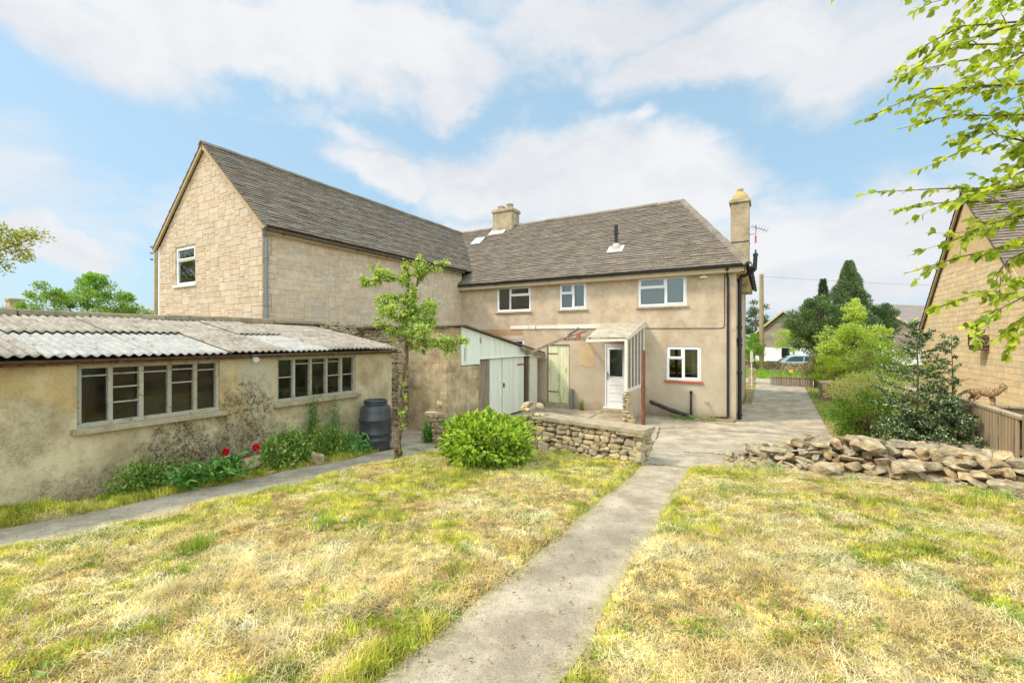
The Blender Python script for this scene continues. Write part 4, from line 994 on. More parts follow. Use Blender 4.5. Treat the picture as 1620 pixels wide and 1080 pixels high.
for k in range(n+1):
    u = -.3+3.3*k/n; h = .26*min(1, max(.05, (u+.35)/1.3)); b0 = base(u, 8)
    vs += [(u, pile_f(u)+.16, b0-.05), (u, pile_f(u)+.34, b0+h), (u, pile_f(u)+.95, b0+h), (u, pile_f(u)+1.3, b0-.05)]
m.add(vs, [(4*k+j, 4*k+4+j, 4*k+5+j, 4*k+1+j) for k in range(n) for j in range(3)], (.35, .3, .24))  # core painted dark to deepen the shade in the crevices
tag(m.build('rubble', M['rubble'], origin=(1, 8, .2)), 'small rubble chips and earth, darkened as crevice shade, between and around the piled stones', 'rubble', kind='stuff')

# ---------------------------------------------------------------- barrel, pot, block stacks, stones by the shed
bx_, by_ = -6.56, 6.12; bz = base(bx_, by_); prof = [(.0, 0), (.25, 0), (.268, .02), (.275, .1), (.284, .18), (.302, .205), (.302, .22), (.284, .245), (.286, .3), (.304, .325), (.304, .34), (.29, .365), (.298, .46), (.294, .56), (.313, .59), (.313, .605), (.294, .63), (.292, .76), (.275, .82), (.235, .855), (.21, .865), (.205, .88), (.222, .885), (.222, .905), (.205, .91), (.205, .92), (.222, .925), (.222, .95), (.21, .96), (.185, .96), (.18, .93), (0, .925)]
m = MB(); m.lathe([(r, z+bz) for r, z in prof], bx_, by_, 48)
bar = m.build('barrel', M['barrelmat'], origin=(bx_, by_, bz), smooth=True); tag(bar, 'dark grey ribbed plastic barrel standing at the end of the long shed', 'barrel')
m = MB(); m.tube([(bx_+.17, by_-.23, bz+.12), (bx_+.2, by_-.26, bz+.12)], .02, 10); m.build('bung', M['black'], bar)
ptx, pty = -5.62, 7.3; m = MB(); pz_ = base(ptx, pty); m.lathe([(.085, pz_), (.09, pz_+.3), (.105, pz_+.31), (.108, pz_+.4), (.09, pz_+.4), (.075, pz_+.3), (.07, pz_+.05)], ptx, pty, 24)
tag(m.build('clay_pipe', M['terracotta'], origin=(ptx, pty, pz_), smooth=False), 'short terracotta clay pipe standing on end beside the block stack', 'pipe')
def blockstack(cx, cy, rows, w_, d_, h_, label, n, mat_='stone'):
    e = 0; z = float(base(cx, cy))
    for r in range(rows):
        hh = h_*R.uniform(.8, 1.2); x = cx-w_*n/2
        for k in range(n):
            ww = w_*R.uniform(.85, 1.05); mb = MB(); c_ = tone(R, .8, 1.05, .06)
            put_rock(mb, R.choice(PROT2), (x+ww/2+R.gauss(0, .01), cy+R.gauss(0, .02), z+hh/2), (ww/2, d_/2, hh/2*1.05), Matrix.Rotation(R.gauss(0, .12), 3, 'Z'), c_)
            tag(mb.build('stone_block', M[mat_]), label, 'block', label.replace('block', 'blocks')[:60]); x += ww
        z += hh*.97
blockstack(-5.98, 7.35, 8, .14, .24, .075, 'small cream block in the narrow stack beside the clay pipe', 2, 'rubble')
blockstack(-6.35, 7.75, 3, .2, .25, .21, 'large rough block piled between the barrel and the narrow stack', 2)
blockstack(-6.12, 8.0, 1, .22, .2, .17, 'block on the ground against the garage wall behind the stacks', 3)
blockstack(-6.35, 7.4, 1, .2, .2, .2, 'low dark block in front of the rough pile', 1)
blockstack(-6.75, 8.1, 5, .2, .25, .12, 'flat stone stacked in the gap beside the shed end', 2)
for (x, y, zz, a, b, c, rz_, rx, lb) in [(-5.98, 7.35, .80, .1, .09, .09, .3, .2, 'grey rounded stone on top of the narrow block stack'),
    (-6.62, 3.7, .12, .16, .13, .09, .2, 0, 'cream stone block low beside the peony'), (-6.7, 3.98, .2, .2, .09, .05, .8, .2, 'long stone wedged between two blocks beside the shed'), (-6.66, 4.15, .3, .19, .16, .08, .1, .05, 'flat topped stone block highest by the shed wall'), (-6.28, 4.62, .1, .1, .09, .12, .1, 0, 'grey stone half hidden among the weeds by the side path')]:
    mb = MB(); put_rock(mb, R.choice(PROT3), (x, y, float(base(x, y))+zz), (a, b, c), Matrix.Rotation(rz_, 3, 'Z')@Matrix.Rotation(rx, 3, 'X'), (1.05, 1, .95)); tag(mb.build('stone', M['rubble']), lb, 'stone')

# ---------------------------------------------------------------- foliage tools
def unit(a): return a/np.maximum(np.linalg.norm(a, axis=1, keepdims=True), 1e-9)
def rdir(n, up=0.): a = NR.normal(size=(n, 3)); a[:, 2] += up; return unit(a)
def leafset(P, D, L, W, C, fold=.25, N=None):
    """ovate folded leaves: 6 points, 4 faces each"""
    n = len(P); D = unit(D); N = rdir(n, .8) if N is None else N
    Sx = unit(np.cross(D, N)); N = np.cross(Sx, D)
    L = np.broadcast_to(L, n)[:, None]; W = np.broadcast_to(W, n)[:, None]
    droop = -N*L*.12
    a = P; m1 = P+D*L*.5; t = P+D*L+droop
    l1 = P+D*L*.3+Sx*W*.45+N*W*fold; l2 = P+D*L*.68+Sx*W*.42+N*W*fold+droop*.4
    r1 = P+D*L*.3-Sx*W*.45+N*W*fold; r2 = P+D*L*.68-Sx*W*.42+N*W*fold+droop*.4
    V = np.stack([a, l1, l2, t, r2, r1, m1], 1).reshape(-1, 3)
    k = np.arange(n)[:, None]*7; F = np.stack([k+np.array([[0, 6, 1, 1]])*1, k+np.array([[1, 6, 2, 2]]), k+np.array([[2, 6, 3, 3]]), k+np.array([[3, 6, 4, 4]]), k+np.array([[4, 6, 5, 5]]), k+np.array([[5, 6, 0, 0]])], 1)[:, :, :3].reshape(-1, 3)
    return V, F, np.repeat(C, 7, 0)
def quads(P, D, L, W, C, N=None):
    """simple diamond leaves for plants farther off"""
    n = len(P); D = unit(D); N = rdir(n, .6) if N is None else N; Sx = unit(np.cross(D, N))
    L = np.broadcast_to(L, n)[:, None]; W = np.broadcast_to(W, n)[:, None]
    V = np.stack([P, P+D*L*.45+Sx*W*.5, P+D*L, P+D*L*.45-Sx*W*.5], 1).reshape(-1, 3)
    return V, (np.arange(n)[:, None]*4+np.array([[0, 1, 2, 3]])), np.repeat(C, 4, 0)
def merge(parts):
    V, F, C = [], [], []; o = 0
    for v, f, c in parts: V.append(v); F.append(f+o); C.append(c); o += len(v)
    return np.vstack(V), np.vstack(F), np.vstack(C)
def cols(n, palette, jit=.12):
    p = np.array([S(*c) for c in palette]); i = NR.integers(0, len(p), n)
    c = p[i]*(1+NR.normal(0, jit, (n, 1))); return np.clip(c, .005, 1)
def path3(p, d, L, n, wob, grav=0.):
    p = np.array(p, float); d = np.array(d, float); d /= np.linalg.norm(d); o = [p.copy()]
    for _ in range(n):
        d = d+NR.normal(0, wob, 3)+np.array([0, 0, grav]); d /= np.linalg.norm(d); p = p+d*L/n; o.append(p.copy())
    return np.array(o)
def along(pts, n):
    t = NR.random(n)*(len(pts)-1); i = t.astype(int); f = (t-i)[:, None]; i2 = np.minimum(i+1, len(pts)-1)
    return pts[i]*(1-f)+pts[i2]*f, unit(pts[i2]-pts[i]+1e-6)
def clumps(c, rad, nclump, shell=.55, flat=1.):
    a = rdir(nclump); r = (shell+(1-shell)*NR.random((nclump, 1)))
    return np.array(c)+a*r*np.array(rad)
def crown(c, rad, nclump, nleaf, cr, L, W, pal, shell=.5, up=.3, jit=.12, fine=quads, clumpc=None):
    K = clumps(c, rad, nclump, shell) if clumpc is None else clumpc
    i = NR.integers(0, len(K), nleaf); s_ = cr*(.6+.8*NR.random(len(K)))[i][:, None]
    P = K[i]+rdir(nleaf)*NR.random((nleaf, 1))**.5*s_*np.array([1, 1, .75])
    tone_ = (.88+.24*NR.random(len(K)))[i][:, None]
    D = unit(P-np.array(c)+rdir(nleaf)*np.array(rad).mean()*.7+np.array([0, 0, up]))
    return fine(P, D, L*(.7+.6*NR.random(nleaf)), W*(.7+.6*NR.random(nleaf)), cols(nleaf, pal, jit)*tone_)
def plant(name, root, label, cat, leaves, leafmat, wood=None, group=None, lname='foliage', sname='stems'):
    e = empty(name, root, label, cat, group)
    npmesh(lname, *leaves, leafmat, e)
    if wood is not None: wood.build(sname, M['bark'], e)
    return e
# ---------------------------------------------------------------- young apple tree by the side path
def px2(px, py, Zc): r = (px-810)/700; X_ = r*Zc; return np.array([.867*X_-.498*Zc, .498*X_+.867*Zc, 2.3+(537-py)*Zc/700])
def apple():
    e = empty('tree', tuple(px2(632, 727, 7.53)), 'gnarled young fruit tree with fresh green leaves beside the side path', 'tree')
    Z0 = 7.53; P_ = lambda x, y, dz=0: px2(x, y, Z0+dz)
    trunk = np.array([P_(632, 732), P_(629, 700), P_(636, 660), P_(633, 620), P_(642, 570), P_(643, 530), P_(646, 500)])
    wood = MB(); wood.tube(trunk, [.085, .052, .046, .04, .045, .038, .036], 10)
    limbs = []
    L1_ = [P_(646, 500), P_(652, 480, .05), P_(660, 450, .1), P_(664, 425, .1), P_(668, 412, .1)]; limbs.append((L1_, .03))
    limbs.append(([P_(646, 500), P_(645, 480, -.1), P_(646, 455, -.15), P_(648, 435, -.2), P_(640, 422, -.25)], .024))
    limbs.append(([P_(664, 440, .1), P_(678, 430, .15), P_(692, 420, .2), P_(703, 417, .2)], .014))
    limbs.append(([P_(648, 450, -.1), P_(625, 440, -.1), P_(603, 440, -.05), P_(585, 446), P_(573, 452)], .02))
    limbs.append(([P_(603, 440, -.05), P_(592, 428), P_(590, 420)], .012))
    limbs.append(([P_(647, 478), P_(630, 470, .2), P_(614, 478, .3), P_(607, 470, .3)], .013))
    limbs.append(([P_(643, 535), P_(665, 540, -.1), P_(695, 545, -.2), P_(720, 545, -.2), P_(738, 540, -.25)], .018))
    limbs.append(([P_(695, 545, -.2), P_(705, 552, -.2), P_(712, 560, -.2)], .009))
    limbs.append(([P_(643, 540), P_(620, 528, .2), P_(606, 520, .3), P_(598, 505, .35)], .014))
    limbs.append(([P_(644, 520), P_(668, 505, .3), P_(682, 495, .4), P_(690, 480, .4)], .013))
    limbs.append(([P_(645, 505), P_(625, 500, -.3), P_(612, 492, -.5)], .011))
    limbs.append(([P_(644, 515), P_(660, 520, -.4), P_(672, 525, -.6)], .011))
    for k in range(7):
        a = NR.uniform(0, 6.28); y = NR.uniform(490, 560); s = P_(644, y); d_ = np.array([math.cos(a), math.sin(a), .3])
        limbs.append(([s, s+d_*.18, s+d_*.32+np.array([0, 0, .04]), s+d_*.42], .008))
    pts, W_ = [], []
    for L_, r in limbs:
        L_ = np.array(L_); n = len(L_); wood.tube(L_, [r*(1-.7*i/(n-1)) for i in range(n)], 7)
        ln = np.linalg.norm(np.diff(L_, axis=0), axis=1).sum()
        for q in range(int(ln*30)+3):
            p, t = along(L_, 1); p = p[0]
            if p[2] < .9: continue
            d_ = rdir(1, .2)[0]; tw = path3(p, d_, NR.uniform(.05, .16), 3, .5, .1); wood.tube(tw, [.005, .004, .003, .002], 4, cap=False); pts.append(tw[-1]); W_.append(1)
        for q in range(int(ln*8)): pts.append(along(L_, 1)[0][0]); W_.append(1)
    for k in range(10):
        y = NR.uniform(570, 700); p = P_(632+4*(720-y)/150, y); d_ = rdir(1, .1)[0]; tw = path3(p, d_, .07, 3, .5); wood.tube(tw, [.005, .004, .003, .002], 4); pts.append(tw[-1])
    for k in range(8): pts.append(P_(632+NR.uniform(-6, 6), NR.uniform(705, 728))+NR.normal(0, .05, 3))
    pts = np.array(pts); sel = NR.random(len(pts)) < .82; K = pts[sel]
    n = 13500; i = NR.integers(0, len(K), n); P = K[i]+rdir(n)*NR.random((n, 1))*.07
    D = rdir(n, .35)
    g = leafset(P, D, .044*(.7+.6*NR.random(n)), .027, cols(n, [(176, 194, 84), (196, 208, 104), (150, 178, 72), (210, 216, 138), (128, 158, 62)], .1), .12)
    npmesh('crown', *g, M['leaf'], e); wood.build('trunk', M['bark'], e, smooth=True)
apple()

# ---------------------------------------------------------------- round bright shrub
def shrub():
    c = np.array([-3.84, 5.86]); z0 = float(base(*c)); rad = np.array([.66, .64, .41]); ctr = np.array([c[0], c[1], z0+.39])
    n = 7600; d_ = rdir(n, .12); r = (.45+.55*NR.random((n, 1))**.4)
    lump = 1+.17*np.sin(d_[:, :1]*6+1)*np.cos(d_[:, 1:2]*7)+.12*np.sin(d_[:, 2:3]*9+d_[:, :1]*5)+.10*np.sin(d_[:, :1]*17+d_[:, 2:3]*13)*np.cos(d_[:, 1:2]*15); lump = lump+.22*(NR.random((n, 1)) < .03)
    P = ctr+d_*r*rad*lump; k = P[:, 2] > z0+.02; P, d_ = P[k], d_[k]; n = len(P)
    D = unit(d_*.8+rdir(n)*.8+np.array([0, 0, .1]))
    g = leafset(P, D, .085*(.7+.6*NR.random(n)), .042, cols(n, [(162, 184, 54), (180, 198, 68), (134, 164, 48), (194, 208, 90), (92, 128, 38)], .1), .15)
    wood = MB()
    for k in range(46):
        a = NR.uniform(0, 6.28); e_ = ctr+np.array([math.cos(a)*.5, math.sin(a)*.5, .3])*NR.uniform(.4, 1); s = np.array([c[0]+NR.normal(0, .06), c[1]+NR.normal(0, .06), z0]); m_ = (s+e_)/2+NR.normal(0, .04, 3); wood.tube([s, m_, e_], [.009, .006, .003], 5)
    plant('shrub', (c[0], c[1], z0), 'rounded bright green leafy shrub on the lawn in front of the garage', 'shrub', g, M['leaf'], wood)
shrub()

# ---------------------------------------------------------------- plants along the shed
def peony():
    c = np.array([-6.42, 3.12]); z0 = float(base(*c)); st = MB(); LP = []
    for k in range(46):
        a = NR.uniform(0, 6.28); s = np.array([c[0]+NR.normal(0, .07), c[1]+NR.normal(0, .14), z0]); p = path3(s, (math.cos(a)*.75, math.sin(a)*.95, 1.), NR.uniform(.25, .48), 5, .14, -.09); st.tube(p, .005, 5, (.7, 1.2, .5), cap=False)
        for q in range(2, 6): LP += [p[q]]*4
    P = np.array(LP)+NR.normal(0, .012, (len(LP), 3)); n = len(P); rad_ = unit(P-np.array([c[0], c[1], z0+.1])+rdir(n)*.6)
    g = leafset(P, rad_*[1, 1, .5], .12*(.7+.5*NR.random(n)), .036, cols(n, [(88, 130, 52), (108, 148, 64), (134, 166, 82), (70, 112, 44)], .1), .15)
    e = empty('flower_plant', (c[0], c[1], z0), 'peony clump with two red flowers against the stained shed wall', 'plant'); npmesh('foliage', *g, M['glossleaf'], e); st.build('stems', M['stem'], e)
    for (x, y, h) in ((-6.34, 3.26, .40), (-6.25, 3.62, .40)):
        P = np.array([x, y, z0+h]); n = 70; a = rdir(n, .3); v = quads(P+a*.012, a, .05*(.6+.6*NR.random(n)), .045, cols(n, [(214, 10, 48), (232, 24, 64), (180, 6, 36)], .08)); npmesh('flower', *v, M['petal'], e)
        sm = MB(); sm.tube([(x-.03, y-.05, z0+.05), (x-.01, y-.02, z0+.25), (x, y, z0+h)], .005, 5, (.7, 1.2, .5)); sm.build('stem', M['stem'], e)
M['stem'] = plain('green_stem', S(112, 142, 66), .7, .2, 10, .1); M['petal'] = m_leaf('petal', .25, .6)
peony()
def weedclump(c, rx, ry, h, n, L, W, pal, label, name='weeds', upright=1., leafy=True, cat='weeds', clumpn=14, seedh=None, mat_='leaf'):
    z0 = float(base(*c)); K = np.stack([c[0]+NR.normal(0, rx*.5, clumpn), c[1]+NR.normal(0, ry*.5, clumpn), z0+np.abs(NR.normal(h*.45, h*.25, clumpn))], 1)
    K[:, 2] = np.minimum(K[:, 2], z0+h)
    st = MB()
    for k in K: st.tube([(k[0]*.5+c[0]*.5, k[1]*.5+c[1]*.5, z0), ((k[0]*.7+c[0]*.3), (k[1]*.7+c[1]*.3), (z0+k[2])/2), tuple(k)], .004, 4, cap=False)
    i = NR.integers(0, clumpn, n); P = K[i]+NR.normal(0, 1, (n, 3))*np.array([rx, ry, h])*.2; P[:, 2] = np.maximum(P[:, 2], z0+.01); P[:, 0] = np.maximum(P[:, 0], -6.87) if c[0] < -5 else P[:, 0]
    D = unit(rdir(n)+np.array([.15, 0, upright]))
    g = (leafset if leafy else quads)(P, D, L*(.6+.8*NR.random(n)), W, cols(n, pal, .12))
    e = empty(name, (c[0], c[1], z0), label, cat); npmesh('foliage', *g, M[mat_], e); st.build('stems', M['stem'], e); return e
GR = [(122, 150, 66), (144, 168, 78), (166, 184, 96), (102, 132, 56)]
weedclump((-6.68, 2.55), .22, .35, .35, 2600, .045, .02, GR, 'feathery green weeds on the left of the peony', clumpn=30)
weedclump((-6.6, 4.3), .24, .3, .42, 2600, .055, .034, GR, 'dense heap of small leaved nettles right of the stone blocks', clumpn=40)
weedclump((-6.5, 4.05), .22, .22, .16, 900, .05, .03, GR, 'low leafy weeds in front of the stone blocks', clumpn=20)
weedclump((-6.66, 5.05), .22, .4, .45, 3200, .05, .02, GR+[(158, 178, 80)], 'tall mixed weeds under the right shed window', clumpn=44)
weedclump((-6.78, 4.9), .05, .1, 1.0, 1500, .03, .012, [(70, 112, 40), (88, 130, 52)], 'tall narrow green creeper climbing the shed wall to the right sill', name='creeper', cat='creeper', clumpn=44)
weedclump((-6.78, 5.3), .06, .22, .85, 900, .03, .012, [(76, 118, 44), (96, 134, 58)], 'thin sprawling creeper beneath the right end of the sill', name='creeper', cat='creeper', clumpn=40)
weedclump((-6.78, 4.45), .05, .14, .7, 500, .03, .012, [(92, 110, 52), (110, 124, 70)], 'wispy dry stalked weed beneath the left end of the right sill', clumpn=26)
weedclump((-6.55, 5.62), .22, .16, .28, 600, .1, .035, [(110, 160, 84), (132, 178, 104)], 'low pale fern leaved plant beside the dark barrel', clumpn=18, upright=.4)
weedclump((-6.2, 7.25), .07, .1, .5, 260, .08, .04, [(96, 142, 58), (118, 160, 72)], 'leafy weed growing up between the two block stacks', clumpn=12)
weedclump((-5.75, 7.2), .1, .1, .14, 160, .05, .03, GR, 'small weed at the foot of the clay pipe', clumpn=8)
weedclump((-5.2, 13.6), .1, .08, .24, 160, .06, .03, GR, 'small weed growing at the foot of the house wall by the white door', clumpn=8)
weedclump((-3.2, 8.4), .3, .3, .12, 260, .05, .02, GR, 'low weeds in a crack of the patio behind the slab topped wall', clumpn=12)
weedclump((-1.9, 13.55), .5, .12, .12, 360, .05, .018, GR, 'scrappy grass at the wall foot under the ground floor window', clumpn=24)
def strap(c, n, L, label, W=.014, pal=GR, spread=.5, name='grass_tuft', cat='grass tuft', group=None):
    z0 = float(ground_z(*c)); V, F, C = [], [], []
    for k in range(n):
        a = NR.uniform(0, 6.28); s = np.array([c[0]+NR.normal(0, .05), c[1]+NR.normal(0, .06), z0-.01]); p = path3(s, (math.cos(a)*spread, math.sin(a)*spread, 1), L*NR.uniform(.6, 1.1), 5, .07, -.16); x = np.array([-math.sin(a), math.cos(a), 0]); b = len(V)
        cc = cols(1, pal)[0]
        for i, q in enumerate(p): w_ = W*.5*(1-(i/5)**2*.95); V += [q-x*w_, q+x*w_]; C += [cc, cc]
        F += [(b+2*i, b+2*i+1, b+2*i+3, b+2*i+2) for i in range(5)]
    o = npmesh(name, V, F, C, M['grass'], origin=(c[0], c[1], z0)); tag(o, label, cat, group)
strap((-6.5, 5.4), 70, .42, 'long strap leaved grass clump left of the ferny plant')
strap((-6.62, 4.72), 60, .45, 'arching grass clump below the creeper on the shed', .01, [(150, 176, 80), (170, 188, 96), (126, 160, 62)])
strap((-6.6, 3.5), 14, .45, 'few upright iris blades behind the right peony flower', .026, [(84, 132, 60)], .16)
strap((-4.02, 1.86), 120, .22, 'tall dense green tuft on the lawn nearest the side path', .006, [(128, 150, 56), (152, 170, 66), (174, 186, 84)], .3)
strap((-3.6, 1.55), 90, .15, 'smaller tuft just in front of the tall dense one', .006, [(134, 156, 56), (160, 178, 70)], .4)
strap((-3.62, 2.75), 60, .2, 'thin tall tuft near the dandelion clocks', .005, [(140, 178, 60), (168, 196, 84)], .25)
strap((2.0, 4.0), 110, .12, 'lush green tuft on the right lawn by the photo edge', .006, [(104, 158, 44), (134, 180, 60)], .6)
strap((1.25, 3.7), 80, .12, 'green tuft on the hay strewn right lawn left of the lush one', .006, [(134, 170, 54), (154, 186, 64)], .6)
for k, (x, y) in enumerate(((2.35, 7.15), (1.8, 7.2), (2.6, 7.0), (1.0, 7.35), (.15, 7.35), (.0, 7.6), (2.1, 7.05))):
    strap((x, y), 40, .2, 'sprig of green grass growing at the foot of the rubble pile', .006, [(124, 160, 60), (150, 178, 84)], .4, group='grass sprigs at the foot of the pile')
for x, y in ((-3.55, 2.6), (-3.32, 2.72), (-3.3, 3.7), (-2.42, 1.35)):
    z0 = float(ground_z(x, y))+.11; n = 500; a = rdir(n); e = empty('dandelion', (x, y, z0-.11), 'white dandelion seed head on the left lawn', 'flower', 'dandelion clocks on the lawn')
    v = quads(np.array([x, y, z0])+a*.006, a, .018, .0022, np.ones((n, 3))*np.array([.8, .77, .7])); npmesh('seed_head', *v, M['petal'], e)
    sm = MB(); sm.tube([(x, y, z0-.12), (x+.005, y, z0)], .002, 5); sm.build('stem', M['stem'], e)

# ---------------------------------------------------------------- bed on the right
def bigplant(name, c, z0, label, cat, spec, stems, mat_='leaf'):
    e = empty(name, (c[0], c[1], z0), label, cat); npmesh('foliage', *merge(spec), M[mat_], e)
    w_ = MB()
    for s in stems: w_.tube(*s)
    w_.build('stems', M['bark'], e, smooth=True); return e
def stems_to(c, z0, pts, r=.012, n=5):
    o = []
    for p in pts:
        s = np.array([c[0]+NR.normal(0, .08), c[1]+NR.normal(0, .08), z0]); mid = (s+p)/2+NR.normal(0, .06, 3); o.append(([s, mid, p], [r, r*.7, r*.35], n))
    return o
# box-leaved shrub with dry twiggy top
c = (1.80, 11.5); z0 = float(base(*c)); ctr = (1.8, 11.5, z0+.62)
K = clumps(ctr, (.72, .75, .58), 60, .4)
K2 = np.array([ctr])+np.array([0, 0, .5])+clumps((0, 0, 0), (.6, .7, .4), 40, .5)
bigplant('shrub', c, z0, 'dense small leaved shrub with pale twiggy top at the edge of the drive', 'shrub',
  [crown(ctr, (.6, .7, .5), 0, 17000, .2, .035, .022, [(98, 132, 44), (120, 152, 56), (74, 108, 34), (148, 166, 72)], clumpc=K),
   crown(ctr, (.6, .7, .5), 0, 8500, .22, .035, .011, [(160, 174, 84), (182, 188, 108), (140, 162, 70), (194, 180, 126)], clumpc=K2, up=.8)],
  stems_to(c, z0, K2, .008))
c = (1.95, 13.6); z0 = float(base(*c)); ctr = (1.95, 13.6, .75)
K = clumps(ctr, (.5, .9, .6), 40, .4); bigplant('shrub', c, z0, 'rust tinged twiggy bush behind the small leaved shrub', 'shrub',
  [crown(ctr, (.5, .9, .6), 0, 12000, .24, .045, .016, [(150, 150, 84), (176, 168, 104), (128, 140, 66), (168, 132, 84)], clumpc=K, up=.6)], stems_to(c, z0, K, .008))
# holly with two leaders
def holly():
    c = (2.28, 10.2); z0 = float(base(*c)); e = empty('tree', (c[0], c[1], z0), 'dark glossy holly with pale leaf undersides between the rubble pile and the neighbouring wall', 'tree')
    w_ = MB(); LP = []; 
    for (x, y, top_, r) in ((2.28, 10.2, 2.62, .022), (2.74, 10.25, 2.35, .018), (2.5, 9.95, 1.5, .014), (2.9, 9.9, 1.25, .014), (2.05, 10.1, 1.3, .014)):
        tr = [(x*.85+2.4*.15, y, z0-.02), (x, y, z0+.5), (x+.01, y, (z0+top_)/2+.3), (x-.01, y, top_)]
        w_.tube(tr, [r, r*.9, r*.6, r*.2], 7); T_ = np.array(tr)
        nb = int(58*(top_-z0)/2.3)
        for k in range(nb):
            f = NR.uniform(.05, 1); z_ = z0+(top_-z0)*f; a = NR.uniform(0, 6.28); L = (.70*(1-f)**.6+.12)*NR.uniform(.6, 1.15); L = min(L, max(.08, 2.82-x)) if (math.cos(a) > .3 and z_ > .9) else L
            p = path3((x, y, z_), (math.cos(a), math.sin(a), .15), L, 5, .12, .05); w_.tube(p, [.007, .006, .005, .004, .003, .002], 4, cap=False)
            q, _ = along(p[1:], int(L*130)+6); LP.append(q)
            for j in range(int(L*7)):
                s, t = along(p, 1); tp = path3(s[0], t[0]+rdir(1)[0]*.9, .14, 3, .2); w_.tube(tp, .0025, 4, cap=False); LP.append(along(tp, 16)[0])
    P = np.vstack(LP); P = P+NR.normal(0, .012, P.shape); P = P[~((P[:, 0] > 2.78) & (P[:, 2] > 1.12))]; n = len(P)
    g = leafset(P, rdir(n, .25), .038*(.7+.5*NR.random(n)), .026, cols(n, [(66, 90, 50), (80, 106, 60), (100, 122, 72), (52, 74, 42), (140, 156, 106), (186, 192, 146)], .12), .25)
    npmesh('crown', *g, M['glossleaf'], e); w_.build('trunk', M['bark'], e)
holly()
for k in range(11):
    x, y = 1.25+k*.075+R.uniform(-.03, .03), 9.55+R.uniform(-.2, .3); z0 = float(base(x, y)); h = R.uniform(.3, .45)
    e = empty('bluebell', (x, y, z0), 'pale blue bluebell flowering behind the rubble pile', 'flower', 'bluebells behind the rubble pile')
    st = path3((x, y, z0), (0, -.05, 1), h, 4, .05); m = MB(); m.tube(st, .003, 4); m.build('stem', M['stem'], e)
    q, _ = along(st[2:], 16); v = leafset(q, rdir(16, -.3), .022, .016, cols(16, [(136, 146, 190), (160, 166, 206)], .08)); npmesh('flowers', *v, M['petal'], e)
    q = np.repeat(np.array([[x, y, z0]]), 8, 0); v = leafset(q, rdir(8, 1.6), .3, .014, cols(8, GR)); npmesh('leaves', *v, M['grass'], e)

# ---------------------------------------------------------------- ledge, fence, cat
m = MB(); m.box(2.3, 9.0, .56, 3.04, 10.3, .62); tag(m.build('ledge', M['concrete_trim'], bevel=.008), 'pale slab ledge on a stone base below the slatted fence', 'ledge')
m = MB(); m.box(2.35, 9.12, -.05, 3.0, 10.25, .55, (.3, .27, .23)); drystone(m, Face('y', 9.04, -1), 2.32, 3.1, lambda s: .56, .1, R, (.08, .13), (.14, .34), .14); tag(m.build('retaining_wall', M['rubble']), 'stacked stone base holding up the pale ledge at the right', 'wall')
fe = empty('fence', (3.05, 9.7, .6), 'slatted vertical timber fence panel at the right beneath the cat', 'fence')
m = MB(); m.box(3.01, 8.72, 1.2, 3.13, 11.4, 1.24); m.build('top_rail', M['fencewood'], fe)
m = MB(); m.box(3.05, 8.8, .7, 3.09, 11.4, .77, (.6, .6, .6)); m.build('rail', M['fencewood'], fe)
k = 0; y = 8.82
while y < 11.3:
    m = MB(); m.box(3.02, y, .63, 3.045, y+.052, 1.199, tone(R, .9, 1.12, .04)); m.build('slat', M['fencewood'], fe); y += .1
m = MB(); m.box(3.10, 8.8, .64, 3.12, 11.35, 1.17, (.28, .25, .22)); m.build('gap_shade_board', M['fencewood'], fe)  # added dark board, painted as the shade in the gaps between slats
m = MB(); m.box(3.04, 8.64, .0, 3.14, 8.74, 1.26, (.75, .72, .68)); m.build('post', M['fencewood'], fe)
bf = empty('fence', (4.3, 10.55, .0), 'plain horizontal board fence behind the slats, where the cat stands', 'fence')
m = MB(); m.box(2.5, 10.40, 1.17, 6.2, 10.52, 1.205, (.9, .88, .85)); m.build('top_rail', M['fencewood'], bf)
for k in range(4): m = MB(); z_ = .62+k*.138; m.box(2.5, 10.45, z_, 6.2, 10.475, z_+.13, tone(R, .62, .8, .03)); m.build('board', M['fencewood'], bf)
for x in (2.55, 4.3, 6.1): m = MB(); m.box(x, 10.48, .1, x+.08, 10.56, 1.165); m.build('post', M['fencewood'], bf)
sf = empty('fence', (3.6, 8.6, .3), 'dark framed timber panel at the right edge beside the slatted fence', 'fence')
m = MB(); m.box(3.2, 8.66, .3, 3.26, 8.7, 1.22, (.6, .55, .5)); m.box(4.4, 8.66, .3, 4.46, 8.7, 1.22, (.6, .55, .5)); m.box(3.26, 8.66, 1.15, 4.4, 8.7, 1.22, (.75, .7, .65)); m.box(3.26, 8.66, .62, 4.4, 8.7, .68, (.75, .7, .65)); m.build('frame', M['fencewood'], sf)
for k in range(12): m = MB(); x = 3.27+k*.095; m.box(x, 8.71, .2, x+.085, 8.73, 1.2, tone(R, .5, .65, .04)); m.build('board', M['fencewood'], sf)

